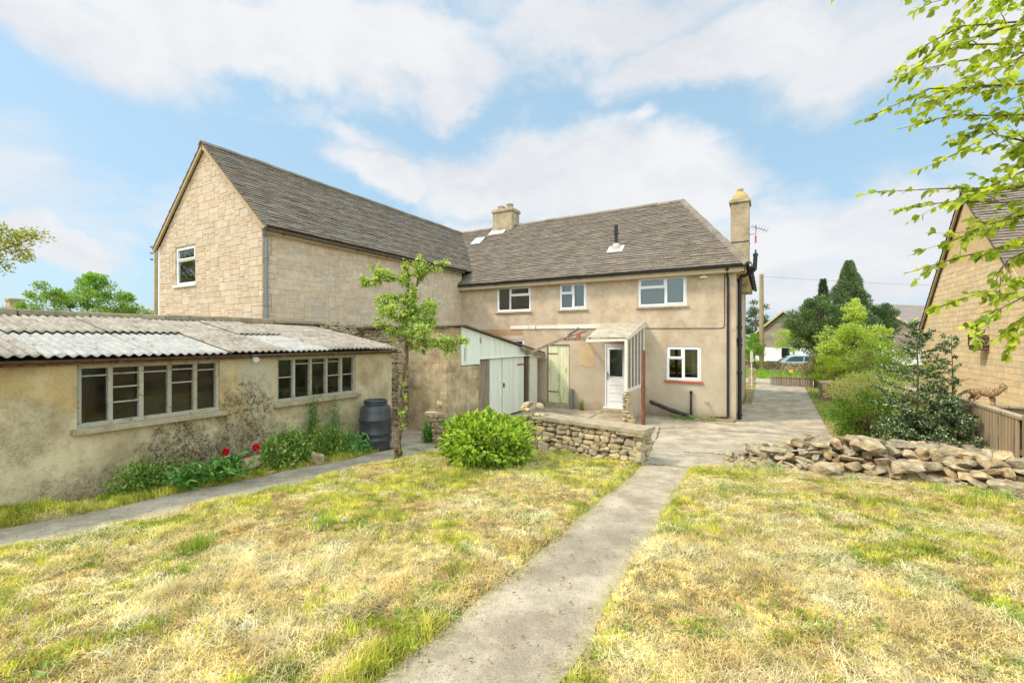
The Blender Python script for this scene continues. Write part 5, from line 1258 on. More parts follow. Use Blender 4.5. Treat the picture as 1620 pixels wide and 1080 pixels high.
def m_cat():
    m, n, b = newmat('tabby_fur'); v = n.coord(); x, y, z = n.sep(v)
    wv = n.new('ShaderNodeTexWave', bands_direction='X'); n.put(wv.inputs['Vector'], v); wv.inputs['Scale'].default_value = 8; wv.inputs['Distortion'].default_value = 13; wv.inputs['Detail'].default_value = 3; wv.inputs['Detail Scale'].default_value = 2
    c = n.mix(n.step(wv.outputs['Fac'], .35, .6), S(128, 100, 70), S(176, 146, 108))
    c = n.mix(n.step(z, .07, .02), c, S(206, 182, 148)); c = n.mix(n.math('MULTIPLY', n.step(n.noise(v, 90, 4), .4, .7), .3), c, S(90, 66, 44))
    fin(n, b, c, .95, n.noise(v, 160, 3), .5, .004, .1); return m
def cat():
    # skeleton in local space: x forward, z up, feet at z=0
    J = {'pel': (-.17, 0, .185, .062), 'tail1': (-.235, 0, .185, .022), 'tail2': (-.32, .02, .12, .017), 'tail3': (-.40, .03, .07, .015), 'tail4': (-.48, .03, .08, .012),
         'waist': (-.09, 0, .182, .060), 'mid': (-.01, 0, .178, .064), 'chest': (.07, 0, .178, .066), 'sh': (.125, 0, .19, .055), 'neck': (.165, 0, .228, .040), 'head': (.208, 0, .262, .048), 'muz': (.236, 0, .250, .028), 'nose': (.247, 0, .246, .016)}
    E = [('pel', 'tail1'), ('tail1', 'tail2'), ('tail2', 'tail3'), ('tail3', 'tail4'), ('pel', 'waist'), ('waist', 'mid'), ('mid', 'chest'), ('chest', 'sh'), ('sh', 'neck'), ('neck', 'head'), ('head', 'muz'), ('muz', 'nose')]
    for s, dx in ((1, .0), (-1, .05)):
        t = 'LR'[s < 0]
        J['e'+t] = (.196, s*.026, .298, .013); J['f'+t] = (.190, s*.032, .320, .004); E += [('head', 'e'+t), ('e'+t, 'f'+t)]
        J['hk'+t] = (-.13+dx*.8, s*.045, .115, .036); J['ho'+t] = (-.205+dx, s*.045, .065, .017); J['hf'+t] = (-.185+dx, s*.045, .014, .014); J['ht'+t] = (-.150+dx, s*.045, .011, .013); E += [('pel', 'hk'+t), ('hk'+t, 'ho'+t), ('ho'+t, 'hf'+t), ('hf'+t, 'ht'+t)]
        J['fe'+t] = (.085-dx*.6, s*.04, .112, .027); J['fw'+t] = (.105-dx, s*.04, .055, .017); J['ff'+t] = (.108-dx, s*.04, .014, .014); J['ft'+t] = (.132-dx, s*.04, .011, .013); E += [('chest', 'fe'+t), ('fe'+t, 'fw'+t), ('fw'+t, 'ff'+t), ('ff'+t, 'ft'+t)]
    names = list(J); me = bpy.data.meshes.new('cat'); me.from_pydata([J[k][:3] for k in names], [(names.index(a), names.index(b)) for a, b in E], [])
    o = bpy.data.objects.new('cat', me); COL.objects.link(o); sk = o.modifiers.new('skin', 'SKIN'); sk.use_smooth_shade = True
    for i, k in enumerate(names): me.skin_vertices[0].data[i].radius = (J[k][3]*1.22, J[k][3]*(1.0 if k in ('mid', 'chest', 'waist', 'pel') else 1.15)); 
    me.skin_vertices[0].data[0].use_root = True
    sb = o.modifiers.new('sub', 'SUBSURF'); sb.levels = 2; sb.render_levels = 2
    bpy.context.view_layer.update(); dg = bpy.context.evaluated_depsgraph_get(); nm = bpy.data.meshes.new_from_object(o.evaluated_get(dg)); o.modifiers.clear(); o.data = nm
    nm.materials.clear(); nm.materials.append(m_cat()); nm.polygons.foreach_set('use_smooth', [True]*len(nm.polygons))
    o.location = (3.22, 10.46, 1.205); ORG[o.name] = o.location.copy(); o.rotation_euler = (0, 0, math.radians(-8)); o.scale = (.98, 1.1, 1.18)
    tag(o, 'brown striped tabby cat walking along the top of the board fence', 'cat')
    for s in (1, -1):
        e = MB(); v, f = ICO2; e.add((v*.0065+np.array([.236, s*.021, .268])).tolist(), f); me2 = bpy.data.meshes.new('eye'); me2.from_pydata(e.v, [], e.f); setcol(me2, e.c)
        me2.materials.append(M['black']); eo = bpy.data.objects.new('eye', me2); COL.objects.link(eo); eo.parent = o
cat()

# ---------------------------------------------------------------- neighbouring stone house on the right
U = 5.0; nb = empty('house', (7.5, 18, 0), 'yellow coursed stone gabled house with catslide roof at the right edge', 'house')
FN = Face('x', U, -1); PV, PZ = 17.6, 6.55; NV, NZ = 15.08, 4.25; FV2, FZ = 21.5, 2.85
m = MB(); m.add([(U, 14.1, 0), (U, FV2, 0), (U, FV2, FZ), (U, PV, PZ-.1), (U, NV, NZ-.04), (U, 14.1, NZ-.12)], [(0, 1, 2, 3, 4, 5)], (.85, .8, .72))
m.add([(U, 14.1, 0), (U+6, 14.1, 0), (U+6, 14.1, NZ-.12), (U, 14.1, NZ-.12)], [(0, 1, 2, 3)], (.85, .8, .72)); m.add([(U, FV2, 0), (U+6, FV2, 0), (U+6, FV2, FZ), (U, FV2, FZ)], [(0, 1, 2, 3)], (.85, .8, .72))
ashlar(m, FN, 14.1, FV2, 0, PZ-.1, R, [], [(14.1, 0), (FV2, 0), (FV2, FZ), (PV, PZ-.12), (NV, NZ-.05), (14.1, NZ-.13)], cell=.15, ws=(1, 3), hs=[1], lo=.9, hi=1.06, d=.012)
ashlar(m, Face('y', 14.1, -1), U-.01, U+6, 0, NZ, R, [], None, cell=.15, ws=(1, 3), hs=[1], lo=.9, hi=1.06, d=.012)
m.build('wall', M['ashlar2'], nb)
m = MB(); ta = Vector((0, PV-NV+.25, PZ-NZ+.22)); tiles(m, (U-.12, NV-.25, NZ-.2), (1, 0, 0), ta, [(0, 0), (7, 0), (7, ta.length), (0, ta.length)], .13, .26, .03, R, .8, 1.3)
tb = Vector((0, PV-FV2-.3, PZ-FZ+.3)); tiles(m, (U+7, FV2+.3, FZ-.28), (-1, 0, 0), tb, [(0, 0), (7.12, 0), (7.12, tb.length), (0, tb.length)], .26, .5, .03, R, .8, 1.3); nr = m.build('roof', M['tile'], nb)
m = MB(); ridge(m, (U-.1, PV, PZ+.05), (U+7, PV, PZ+.05), .13, R); m.build('ridge_tiles', M['tile'], nr)
m = MB(); m.bar((U-.08, NV-.2, NZ-.22), (U-.08, PV, PZ-.06), .05, .1, (.8, .75, .68)); m.bar((U-.08, PV, PZ-.06), (U-.08, FV2+.25, FZ-.3), .05, .1, (.8, .75, .68)); m.build('verge_board', M['fascia'], nb)
m = MB(); FN.box(m, 16.9, 17.3, .0, .05, 2.1, 2.45, (.3, .3, .3)); FN.box(m, 16.95, 17.25, .05, .06, 2.15, 2.4, (.1, .1, .1)); m.build('vent', M['greywood'], nb)
m = MB(); FN.box(m, 16.0, 16.35, .04, .3, 2.02, 2.42, (.35, .33, .3)); FN.box(m, 16.1, 16.25, .0, .04, 2.1, 2.3)
for k in range(4): FN.box(m, 15.99, 16.36, .03, .31, 2.05+k*.1, 2.07+k*.1, (.9, .85, .8))
m.build('wall_lantern', M['greywood'], nb)

# ---------------------------------------------------------------- down the drive
m = MB(); drystone(m, Face('x', 1.83, -1), 20.2, 21.6, lambda s: .62, 0, R, (.08, .12), (.14, .3), .15); drystone(m, Face('y', 20.4, -1), 1.82, 2.9, lambda s: .62, 0, R, (.08, .12), (.14, .3), .15); m.box(1.95, 20.5, -.05, 2.9, 21.6, .6, (.4, .36, .3)); m.box(1.78, 20.33, .62, 2.95, 21.65, .69)
tag(m.build('garden_wall', M['rubble']), 'short pale stone garden wall beside the drive behind the bushes', 'wall')
ga = empty('gate', (.9, 25.8, 0), 'low weathered wooden drive gate with open bars above boards', 'gate')
m = MB(); m.bar((.2, 25.8, .77), (1.95, 25.8, .77), .05, .06); m.bar((.2, 25.8, .42), (1.95, 25.8, .42), .05, .06); m.bar((.2, 25.8, .06), (1.95, 25.8, .06), .05, .06); m.bar((.22, 25.8, .02), (.22, 25.8, .8), .06, .06); m.bar((1.93, 25.8, .02), (1.93, 25.8, .8), .06, .06); m.build('frame', M['greywood'], ga)
for k in range(7): m = MB(); x = .42+k*.215; m.bar((x, 25.8, .45), (x, 25.8, .74), .03, .04); m.build('bar', M['greywood'], ga)
for k in range(15): m = MB(); x = .27+k*.11; m.box(x, 25.79, .09, x+.1, 25.81, .39, tone(R, .85, 1.1)); m.build('board', M['greywood'], ga)
m = MB(); m.box(.98, 25.74, .66, 1.14, 25.765, .84); m.build('notice', plain('yellow_notice', S(214, 186, 70), .7, .1), ga)
for x, y, lb in ((2.1, 26.0, 'square wooden gate post at the right end of the drive gate'), (2.45, 25.6, 'second wooden post half hidden in the hedge by the gate')):
    m = MB(); m.box(x-.09, y-.09, 0, x+.09, y+.09, 1.05); tag(m.build('gate_post', M['greywood'], bevel=.02), lb, 'post')
m = MB(); m.box(-.78, 26.3, 0, -.5, 26.6, .8, (.75, .7, .6)); drystone(m, Face('y', 26.3, -1), -.8, -.48, lambda s: .85, 0, R, (.1, .16), (.14, .3), .1); tag(m.build('gate_pier', M['stone']), 'low stone pier at the left side of the drive mouth', 'pier')
m = MB(); m.bar((-.62, 24.5, 0), (-.62, 24.5, 1.75), .05, .05); m.box(-.68, 24.46, 1.2, -.56, 24.49, 1.7, (1, .95, .9)); tag(m.build('sign_post', M['whitewood']), 'thin pale post with a narrow board beside the house corner', 'post')
m = MB(); drystone(m, Face('y', 38.2, -1), -8, 9, lambda s: .66+.02*math.sin(s*3), -.35, R, (.09, .14), (.2, .45), .2); m.box(-8, 38.3, -.4, 9, 38.7, .6, (.4, .38, .34)); tag(m.build('roadside_wall', M['stone']), 'grey dry stone wall along the far side of the verge', 'wall')
def pole(x, y, h, r, label, wires=None):
    e = empty('telegraph_pole', (x, y, 0), label, 'pole'); m = MB(); m.tube([(x, y, -.3), (x, y, h)], [r, r*.8], 10); m.build('pole', M['pole'], e)
    m = MB()
    for k in range(3): m.tube([(x-.02, y-r-.02, h-.2-k*.28), (x-.02, y-r-.12, h-.2-k*.28)], .04, 8)
    m.build('insulator', M['greypipe'], e)
    if wires:
        m = MB()
        for q, (tx, ty, tz) in enumerate(wires):
            a = Vector((x, y, h-.15-q*.25)); b = Vector((tx, ty, tz)); m.tube([a.lerp(b, k/12)-Vector((0, 0, 4*(k/12)*(1-k/12)*.5)) for k in range(13)], .008, 4)
        m.build('wire', M['black'], e)
M['pole'] = plain('pole_wood', S(158, 140, 100), .9, .2, 5, .5, stretch=(4, 4, .4))
pole(-.3, 37.4, 7.1, .17, 'tall wooden telegraph pole by the roadside wall', [(30, 60, 7)])
pole(-23.9, 9.4, 6.65, .16, 'wooden telegraph pole rising left of the cream gable')
# parked car on the road beyond the wall
def car(cx, cy, z0, rz):
    e = empty('car', (cx, cy, z0), 'pale blue hatchback parked beyond the roadside wall', 'car', rz=rz)
    L = 4.0; paint = plain('pale_blue_paint', (.30, .48, .62), .25, .03, 2, 0, .6); body = []
    side = [(-1.95, .35), (-2.0, .6), (-1.95, .85), (-1.7, .95), (-1.55, 1.0), (1.0, .95), (1.5, .88), (1.9, .75), (2.0, .5), (1.95, .3), (-1.9, .3)]
    green = [(-1.75, .95), (-1.45, 1.35), (-1.0, 1.46), (.1, 1.46), (.5, 1.36), (1.15, .94)]
    def prism(m, pts, w0, w1, zlo=0): 
        k = len(pts); vs = []
        for s in (-1, 1):
            for x, z in pts: ww = w0+(w1-w0)*max(0, min(1, (z-.9)/.55)); vs.append((x, s*ww, z))
        m.add(vs, [tuple(range(k)), tuple(range(2*k-1, k-1, -1))]+[(q, k+q, k+(q+1) % k, (q+1) % k) for q in range(k)])
    def loc(m, name, mt, bev=0):
        me = bpy.data.meshes.new(name); me.from_pydata(m.v, [], m.f); setcol(me, m.c); me.materials.append(mt); o = bpy.data.objects.new(name, me); COL.objects.link(o); o.parent = e
        if bev: b = o.modifiers.new('b', 'BEVEL'); b.width = bev; b.segments = 3
        return o
    m = MB(); prism(m, side, .85, .85); loc(m, 'body', paint, .06)
    m = MB(); prism(m, green, .82, .62); loc(m, 'cabin', paint, .04)
    for s in (-1, 1):
        for pts in ([(-1.35, .98), (-1.2, 1.3), (-.55, 1.37), (-.45, .98)], [(-.38, .98), (-.45, 1.37), (.15, 1.37), (.45, 1.28), (.8, .98)]):
            m = MB(); vs = [(x, s*(.835+(.62-.82)*max(0, min(1, (z-.9)/.55))), z) for x, z in pts]; m.add(vs, [tuple(range(len(vs)))]); loc(m, 'side_window', M['carglass'])
        for x in (-1.25, 1.25):
            m = MB(); m.tube([(x, s*.7, .32), (x, s*.87, .32)], .32, 24); w_ = loc(m, 'wheel', M['black']); m = MB(); m.tube([(x, s*.865, .32), (x, s*.88, .32)], .19, 16); r_ = loc(m, 'rim', M['greypipe'])
    for nm, x0, x1, z0_, z1_ in (('windscreen', 1.12, .53, .97, 1.34), ('rear_window', -1.73, -1.47, .99, 1.32)):
        m = MB(); o_ = .02 if x0 > 0 else -.02; m.add([(x0+o_, -.76, z0_), (x0+o_, .76, z0_), (x1+o_, .6, z1_), (x1+o_, -.6, z1_)], [(0, 1, 2, 3)]); loc(m, nm, M['carglass'])
M['carglass'] = plain('car_glass', (.06, .08, .09), .08, .05, 2, 0, .6)
car(2.0, 41.6, -.38, math.radians(186))
def barn(cx, cy, w_, eave, peak, rz, label, L=12, win=True):
    e = empty('barn', (cx, cy, -.4), label, 'barn'); ca, sa = math.cos(rz), math.sin(rz)
    T_ = lambda x, y, z: (cx+x*ca-y*sa, cy+x*sa+y*ca, z)
    def bx2(m, x0, y0, z0, x1, y1, z1, col=(1, 1, 1)): m.add([T_(x, y, z) for z in (z0, z1) for x, y in ((x0, y0), (x1, y0), (x1, y1), (x0, y1))], [(0, 3, 2, 1), (4, 5, 6, 7), (0, 1, 5, 4), (1, 2, 6, 5), (2, 3, 7, 6), (3, 0, 4, 7)], col)
    m = MB(); bx2(m, -w_, 0, -.5, w_, L, 1.4); m.build('white_wall', M['whitewall'], e)
    m = MB(); z = 1.4
    while z < peak-.1:
        z2 = z+.22; ww = w_ if z2 < eave else max(.05, w_*(peak-z2)/(peak-eave))
        m.add([T_(-ww, -.06, z), T_(ww, -.06, z), T_(ww, -.02, z2), T_(-ww, -.02, z2), T_(-ww, 0, z), T_(ww, 0, z)], [(0, 1, 2, 3), (0, 4, 5, 1)], tone(R, .8, 1.15, .03)); z = z2
    bx2(m, -w_, .05, 1.4, w_, L, eave); m.build('cladding', M['clad'], e)
    m = MB(); ov = .35
    for s in (-1, 1):
        a = [T_(s*(w_+ov), -.4, eave-ov*.7), T_(s*(w_+ov), L, eave-ov*.7), T_(0, L, peak+.1), T_(0, -.4, peak+.1)]; b_ = [(p[0], p[1], p[2]-.12) for p in a]; m.add(a+b_, [(0, 1, 2, 3), (7, 6, 5, 4), (0, 3, 7, 4), (0, 4, 5, 1)], (1, 1, 1))
    m.build('roof', M['barnroof'], e)
    m = MB()
    for s in (-1, 1): m.bar(T_(s*(w_+ov), -.42, eave-ov*.7-.05), T_(0, -.42, peak+.05), .06, .2)
    m.build('bargeboard', M['fascia'], e)
    if win:
        for x in (.0,): 
            m = MB(); bx2(m, x-.5, -.05, .2, x+.5, .02, 1.3, (.2, .2, .2)); m.build('window', M['black'], e)
M['whitewall'] = plain('white_render', (.72, .71, .68), .85, .06, 2, .1); M['clad'] = plain('grey_cladding', S(142, 126, 112), .9, .25, 3, .3, stretch=(.4, .4, 6)); M['barnroof'] = plain('grey_roof', S(136, 122, 116), .9, .15, 2, .3)
p1 = px2(1243, 537, 52); barn(p1[0], p1[1], 4.3, 2.75, 5.6, math.radians(-38), 'white walled barn with grey timber gable left of the dark trees')
p2 = px2(1385, 537, 46); barn(p2[0], p2[1], 5.2, 2.55, 5.9, math.radians(-42), 'second timber gabled barn half hidden right of the dark trees')
fh = empty('house', tuple(px2(-30, 537, 36)[:2])+(0,), 'distant house with a square grey chimney beyond the shed roof', 'house')
q = px2(-30, 537, 36); m = MB(); m.box(q[0]-4, q[1]-3, 0, q[0]+4, q[1]+3, 2.6); m.build('wall', M['render'], fh)
m = MB(); m.add([(q[0]-4.3, q[1]-3.3, 2.5), (q[0]+4.3, q[1]-3.3, 2.5), (q[0]+4.3, q[1], 4.2), (q[0]-4.3, q[1], 4.2), (q[0]+4.3, q[1]+3.3, 2.5), (q[0]-4.3, q[1]+3.3, 2.5)], [(0, 1, 2, 3), (3, 2, 4, 5)]); fr_ = m.build('roof', M['barnroof'], fh)
q = px2(24, 537, 36); m = MB(); m.box(q[0]-.55, q[1]-.4, 3, q[0]+.55, q[1]+.4, 5.45); m.box(q[0]-.62, q[1]-.47, 5.45, q[0]+.62, q[1]+.47, 5.6); m.build('chimney', M['block'], fr_)

# ---------------------------------------------------------------- background trees
def bgtree(name, c, z0, ctr, rad, ncl, nleaf, cr, L, W, pal, label, cat='tree', tr=.15, mat_='leaf', shell=.5, up=.3, extra=()):
    e = empty(name, (c[0], c[1], z0), label, cat); K = clumps(ctr, rad, ncl, shell)
    sp_ = [crown(ctr, rad, 0, nleaf, cr, L, W, pal, clumpc=K, up=up)]+list(extra)
    npmesh('crown', *merge(sp_), M[mat_], e)
    w_ = MB(); top_ = np.array(ctr)+np.array([0, 0, rad[2]*.5]); w_.tube([(c[0], c[1], z0-.1), tuple((np.array([c[0], c[1], z0])+np.array(ctr))/2), tuple(top_)], [tr, tr*.8, tr*.25], 8)
    for k in K[::max(1, len(K)//24)]: s = np.array([c[0], c[1], z0])*.35+top_*.65; w_.tube([s+(top_-s)*NR.random()*.5, (s+k)/2+NR.normal(0, .1, 3), k], [tr*.35, tr*.22, tr*.08], 5)
    w_.build('trunk', M['bark'], e); return e
def at(px, Zc): q_ = px2(px, 537, Zc); return q_[0], q_[1]
c = at(1300, 27); bgtree('tree', c, 0, (c[0], c[1], 3.1), (1.75, 1.8, 1.7), 90, 32000, .5, .13, .05, [(92, 114, 68), (108, 128, 78), (84, 104, 62), (136, 152, 98)], 'dark rounded yew leaning over the far end of the drive', shell=.55)
c = at(1343, 29)
def conifer(c, z0, h, r, n, label, pal, gap=0.):
    e = empty('tree', (c[0], c[1], z0), label, 'tree'); t = NR.random(n)**.75; rr = r*(1-t)**.8*(.55+.45*NR.random(n)**.5); a = NR.random(n)*6.283; rr = rr*(1+.26*np.sin(a*5+t*16)+.2*np.sin(t*33+a*3)+.12*np.sin(a*11+t*60))
    P = np.stack([c[0]+rr*np.cos(a), c[1]+rr*np.sin(a), z0+.4+(h-.4)*t], 1); D = np.stack([np.cos(a), np.sin(a), np.full(n, .75)], 1)+rdir(n)*.5
    npmesh('crown', *quads(P, D, .22*(.6+.7*NR.random(n)), .06, cols(n, pal, .12)), M['leaf'], e); w_ = MB(); w_.tube([(c[0], c[1], z0-.2), (c[0], c[1], z0+h-.1)], [.16, .02], 8); w_.build('trunk', M['bark'], e)
conifer(c, 0, 7.35, 1.7, 30000, 'tall pointed cypress behind the pale green tree', [(116, 136, 98), (136, 154, 114), (98, 118, 82), (156, 170, 132)])
c = at(1302, 30); conifer(c, 0, 6.3, .8, 4000, 'thin spiky conifer top left of the cypress', [(74, 92, 62), (90, 108, 76)])
c = at(1384, 30); bgtree('tree', c, 0, (c[0], c[1], 3.2), (1.4, 1.4, 1.7), 60, 17000, .5, .13, .05, [(98, 120, 76), (116, 136, 90), (80, 102, 62)], 'dark green tree right of the cypress')
c = at(1352, 18); bgtree('tree', c, 0, (c[0], c[1], 2.15), (1.35, 1.3, 1.15), 110, 20000, .24, .075, .04, [(178, 196, 78), (198, 212, 96), (156, 180, 64), (206, 214, 124)], 'pale yellow green young tree in front of the cypress', tr=.06, shell=.3,
   extra=[crown((c[0], c[1], 3.4), (.5, .5, .8), 22, 2600, .16, .075, .04, [(188, 204, 84), (206, 216, 110)], shell=.1)])
c = at(1320, 17.5); bgtree('shrub', c, 0, (c[0], c[1], 1.0), (.7, .7, .65), 50, 9000, .2, .05, .035, [(160, 182, 50), (182, 196, 66), (136, 164, 44)], 'bright lime shrub below the pale young tree', 'shrub', .03)
c = at(1372, 16.5); bgtree('shrub', c, 0, (c[0], c[1], 1.15), (.9, .8, .7), 50, 9000, .22, .05, .03, [(150, 164, 78), (172, 180, 96), (124, 146, 60)], 'mixed pale shrub behind the twiggy bush', 'shrub', .03)
c = at(1302, 21); bgtree('hedge', (c[0], c[1]), 0, (c[0]+.2, c[1], .95), (.95, 1.2, .85), 60, 13000, .26, .06, .03, [(112, 118, 66), (134, 136, 84), (96, 108, 52), (140, 120, 88)], 'brownish green hedge beside the gate', 'hedge', .04)
c = at(1425, 15); bgtree('shrub', c, .1, (c[0], c[1], 1.3), (.9, .8, .8), 50, 7000, .24, .05, .03, [(140, 164, 70), (166, 184, 92), (110, 140, 54)], 'loose green shrub behind the holly against the far barn', 'shrub', .03)
c = at(1255, 40); bgtree('tree', c, -.3, (c[0], c[1], 2.1), (1.6, 1.4, 1.1), 40, 6000, .35, .1, .05, [(168, 188, 76), (188, 202, 96)], 'small light green tree in front of the barn', tr=.05, shell=.3)
c = at(1194, 33); bgtree('shrub', c, 0, (c[0], c[1], 1.6), (.7, .8, 1.2), 40, 6000, .3, .08, .05, [(120, 160, 50), (148, 182, 66)], 'green shrub beside the house corner at the road', 'shrub', .04)
c = at(1196, 62); bgtree('tree', c, -.3, (c[0], c[1], 4.2), (1.6, 1.6, 3.6), 40, 4200, .5, .3, .1, [(92, 104, 72), (110, 122, 84)], 'sparse layered conifer seen past the house corner')
c = at(138, 20); bgtree('tree', c, 0, (c[0], c[1], 3.3), (2.3, 2.3, 1.75), 130, 24000, .32, .1, .05, [(128, 160, 66), (150, 178, 82), (104, 138, 54), (172, 194, 102)], 'bushy bright green tree behind the long shed roof', tr=.12, shell=.45,
   extra=[crown((c[0]+.3, c[1], 4.9), (.5, .5, .6), 14, 1600, .2, .1, .05, [(124, 172, 58), (150, 188, 76)], shell=.1)])
c = at(205, 22); bgtree('shrub', c, 0, (c[0], c[1], 3.1), (.9, .9, .85), 30, 4000, .3, .09, .05, [(206, 176, 92), (216, 190, 110)], 'golden yellow bush top beyond the shed roof', 'shrub', .06)
c = at(5, 26); bgtree('shrub', c, 0, (c[0], c[1], 3.2), (1.4, 1.2, .95), 30, 4000, .3, .1, .05, [(140, 130, 80), (160, 150, 96)], 'olive brown bush top near the distant chimney', 'shrub', .06)
c = at(-115, 12); K = None; bgtree('tree', c, .3, (c[0], c[1], 5.0), (2.1, 2.1, 1.45), 90, 11000, .34, .08, .045, [(150, 156, 56), (176, 178, 70), (122, 136, 50), (190, 176, 84)], 'olive yellow tree reaching in at the left edge', tr=.14, shell=.5)

# ---------------------------------------------------------------- overhanging tree at the top right
def over():
    root = px2(1960, 537, 2.6); g0 = (root[0], root[1], float(base(root[0], root[1])))
    e = empty('tree', g0, 'bright lime leaved branches overhanging from the top right', 'tree'); w_ = MB()
    trunk = [(g0[0], g0[1], g0[2]-.1), (g0[0], g0[1], 2.0), (g0[0]-.05, g0[1]+.05, 3.2), (g0[0]-.1, g0[1]+.05, 5.0)]; w_.tube(trunk, [.14, .12, .09, .04], 10)
    B_ = [(1366, 190, 2.7, 100), (1420, 205, 2.9, 150), (1440, 105, 2.5, 40), (1452, 78, 2.8, 0), (1405, 303, 2.6, 260), (1430, 330, 3.0, 300), (1435, 432, 2.7, 350), (1470, 490, 2.8, 430), (1538, 520, 2.5, 440), (1470, 5, 2.6, -60), (1500, 70, 2.4, 20), (1500, 250, 2.5, 200), (1420, 120, 3.1, 60), (1530, 130, 2.3, 60), (1540, 310, 2.4, 240), (1530, 215, 2.9, 170), (1570, 440, 2.8, 350), (1560, 20, 2.9, -60), (1590, 530, 2.6, 460), (1480, 160, 2.6, 110), (1500, 385, 2.6, 320), (1560, 370, 3.0, 290), (1580, 90, 2.7, 20), (1590, 250, 2.4, 190), (1300, -8, 2.1, -80)]
    LP, LD = [], []
    for (px, py, Zc, sy) in B_:
        tip = px2(px, py, Zc); st = px2(1700, sy+25, Zc*.97); hub = np.array(trunk[2]); hub[2] = max(st[2]-.15, 2.0)
        mid1 = st*.66+tip*.34+NR.normal(0, .03, 3)+np.array([0, 0, .05]); mid2 = st*.3+tip*.7+NR.normal(0, .03, 3)+np.array([0, 0, .05])
        b_ = np.array([hub, st, mid1, mid2, tip]); w_.tube(b_, [.02, .009, .006, .004, .0015], 5, cap=False)
        tw = [b_[1:]]
        nt = 7 if px > 1400 or py > 0 else 2
        for k in range(nt):
            p, t = along(b_[1:], 1); tp = path3(p[0], t[0]+rdir(1)[0]*.55*np.array([1, 1, .6]), NR.uniform(.12, .27), 5, .12, -.04); w_.tube(tp, [.003, .0025, .002, .0015, .0012, .001], 4, cap=False); tw.append(tp)
        for t_ in tw:
            ln = np.linalg.norm(np.diff(t_, axis=0), axis=1).sum(); p, t = along(t_, int(ln*44)+1); LP.append(p); LD.append(t+rdir(len(p))*.8+np.array([0, 0, -.25])); LP.append(t_[-1:]); LD.append(t_[-1:]-t_[-2:-1])
    for k in range(34):                         # the rest of the crown, to the right of and above the view
        a = NR.uniform(-1.9, 1.6); s = np.array([g0[0]-.06, g0[1]+.04, NR.uniform(2.2, 4.8)]); p = path3(s, (math.cos(a), math.sin(a), .45), NR.uniform(.9, 1.9), 7, .12, .0)
        w_.tube(p, [.022, .016, .012, .009, .006, .004, .003, .002], 5, cap=False)
        for q_ in range(12):
            s2, t = along(p[1:], 1); tp = path3(s2[0], t[0]+rdir(1)[0]*.8, NR.uniform(.2, .5), 5, .15, -.03); w_.tube(tp, .0025, 4, cap=False); pp, tt = along(tp, 14); LP.append(pp+NR.normal(0, .02, pp.shape)); LD.append(tt+rdir(14)*.8)
    P = np.vstack(LP); D = np.vstack(LD); n = len(P)
    N = unit(rdir(n)*.75+np.array([.1, -.1, .8]))
    g = leafset(P, D, .052*(.5+.8*NR.random(n)), .036*(.6+.7*NR.random(n)), cols(n, [(180, 192, 56), (198, 206, 70), (156, 174, 52), (206, 210, 100), (134, 154, 50)], .1), .1, N)
    npmesh('crown', *g, M['leaf2'], e); w_.build('trunk', M['bark'], e)
M['leaf2'] = m_leaf('backlit_leaf', .5, .5)
over()

# ---------------------------------------------------------------- grass
def blades(P, H, Wd, lean, C, name, label, mat_='grass', flow=None):
    n = len(P); a = NR.random(n)*6.283 if flow is None else flow+NR.normal(0, .95, n)+3.14*(NR.random(n) < .5); d = np.stack([np.cos(a), np.sin(a)], 1); s = np.stack([-np.sin(a), np.cos(a)], 1)
    V = np.zeros((n, 5, 3), np.float32); H = H[:, None]; Wd = Wd[:, None]; lean = lean[:, None]
    for i, (f, w_) in enumerate(((0, .5), (0, -.5), (.55, .4), (.55, -.4), (1., 0))):
        ang = lean*(.35+.65*f); V[:, i, :2] = P[:, :2]+d*(H*f*np.sin(ang))+s*Wd*w_; V[:, i, 2] = P[:, 2]+(H*f*np.cos(ang))[:, 0]
    k = np.arange(n)[:, None]*5; T_ = np.concatenate([k+np.array([[0, 1, 3]]), k+np.array([[0, 3, 2]]), k+np.array([[2, 3, 4]])], 0)
    o = npmesh(name, V.reshape(-1, 3), T_, np.repeat(C, 5, 0), M[mat_], origin=(0, 0, 0)); tag(o, label, 'grass', kind='stuff'); return o
def scatter(n, box_, keep=.5, falloff=3.2):
    u = NR.uniform(box_[0], box_[1], n); v = NR.uniform(box_[2], box_[3], n)
    Zc = -.498*u+.867*v; Xc = .867*u+.498*v; ok = (Zc > .7) & (np.abs(Xc) < Zc*1.4+1.2) & (lawn_mask(u, v) > keep) & (NR.random(n) < np.clip((falloff/np.maximum(Zc, .1))**1.25, .06, 1))
    return u[ok], v[ok]
def pal(n, w_, A, B, jit=.1):                    # colours drift across the ground between two tones
    a, b = np.array(S(*A)), np.array(S(*B)); w_ = np.clip(w_, 0, 1)[:, None]; return np.clip((a*(1-w_)+b*w_)*(1+NR.normal(0, jit, (n, 1))), .004, 1)
u, v = scatter(2500000, (-7, 6.5, -1, 9.2)); n = len(u)
gp = fbm(u, v, .8, 21)*.4+fbm(u, v, 2.6, 31)*.35+fbm(u, v, 7., 41)*.25
edge = np.clip(1-np.minimum(np.abs(u-pathR(v)), np.abs(u-pathL(v)))/.22, 0, 1); strip_ = (u < -5.9)*1.; back = np.clip((v-5.0)/1.5, 0, 1)*(u < -1.5)
green = np.clip((gp-.50)*10+.32+.16*(u < -1.5)-.42*(u > -.9)+edge*.5+back*.35+strip_, 0, 1)
isg = NR.random(n) < green*.8+.05
t1, t2, t3 = fbm(u, v, 1.7, 91), fbm(u, v, 5.5, 92), fbm(u, v, 17, 93, 3)
Cg = pal(n, (t2-.35)*3.2, (160, 172, 48), (224, 216, 96), .12)*np.clip(.62+(t3-.32)*1.5, .5, 1.1)[:, None]
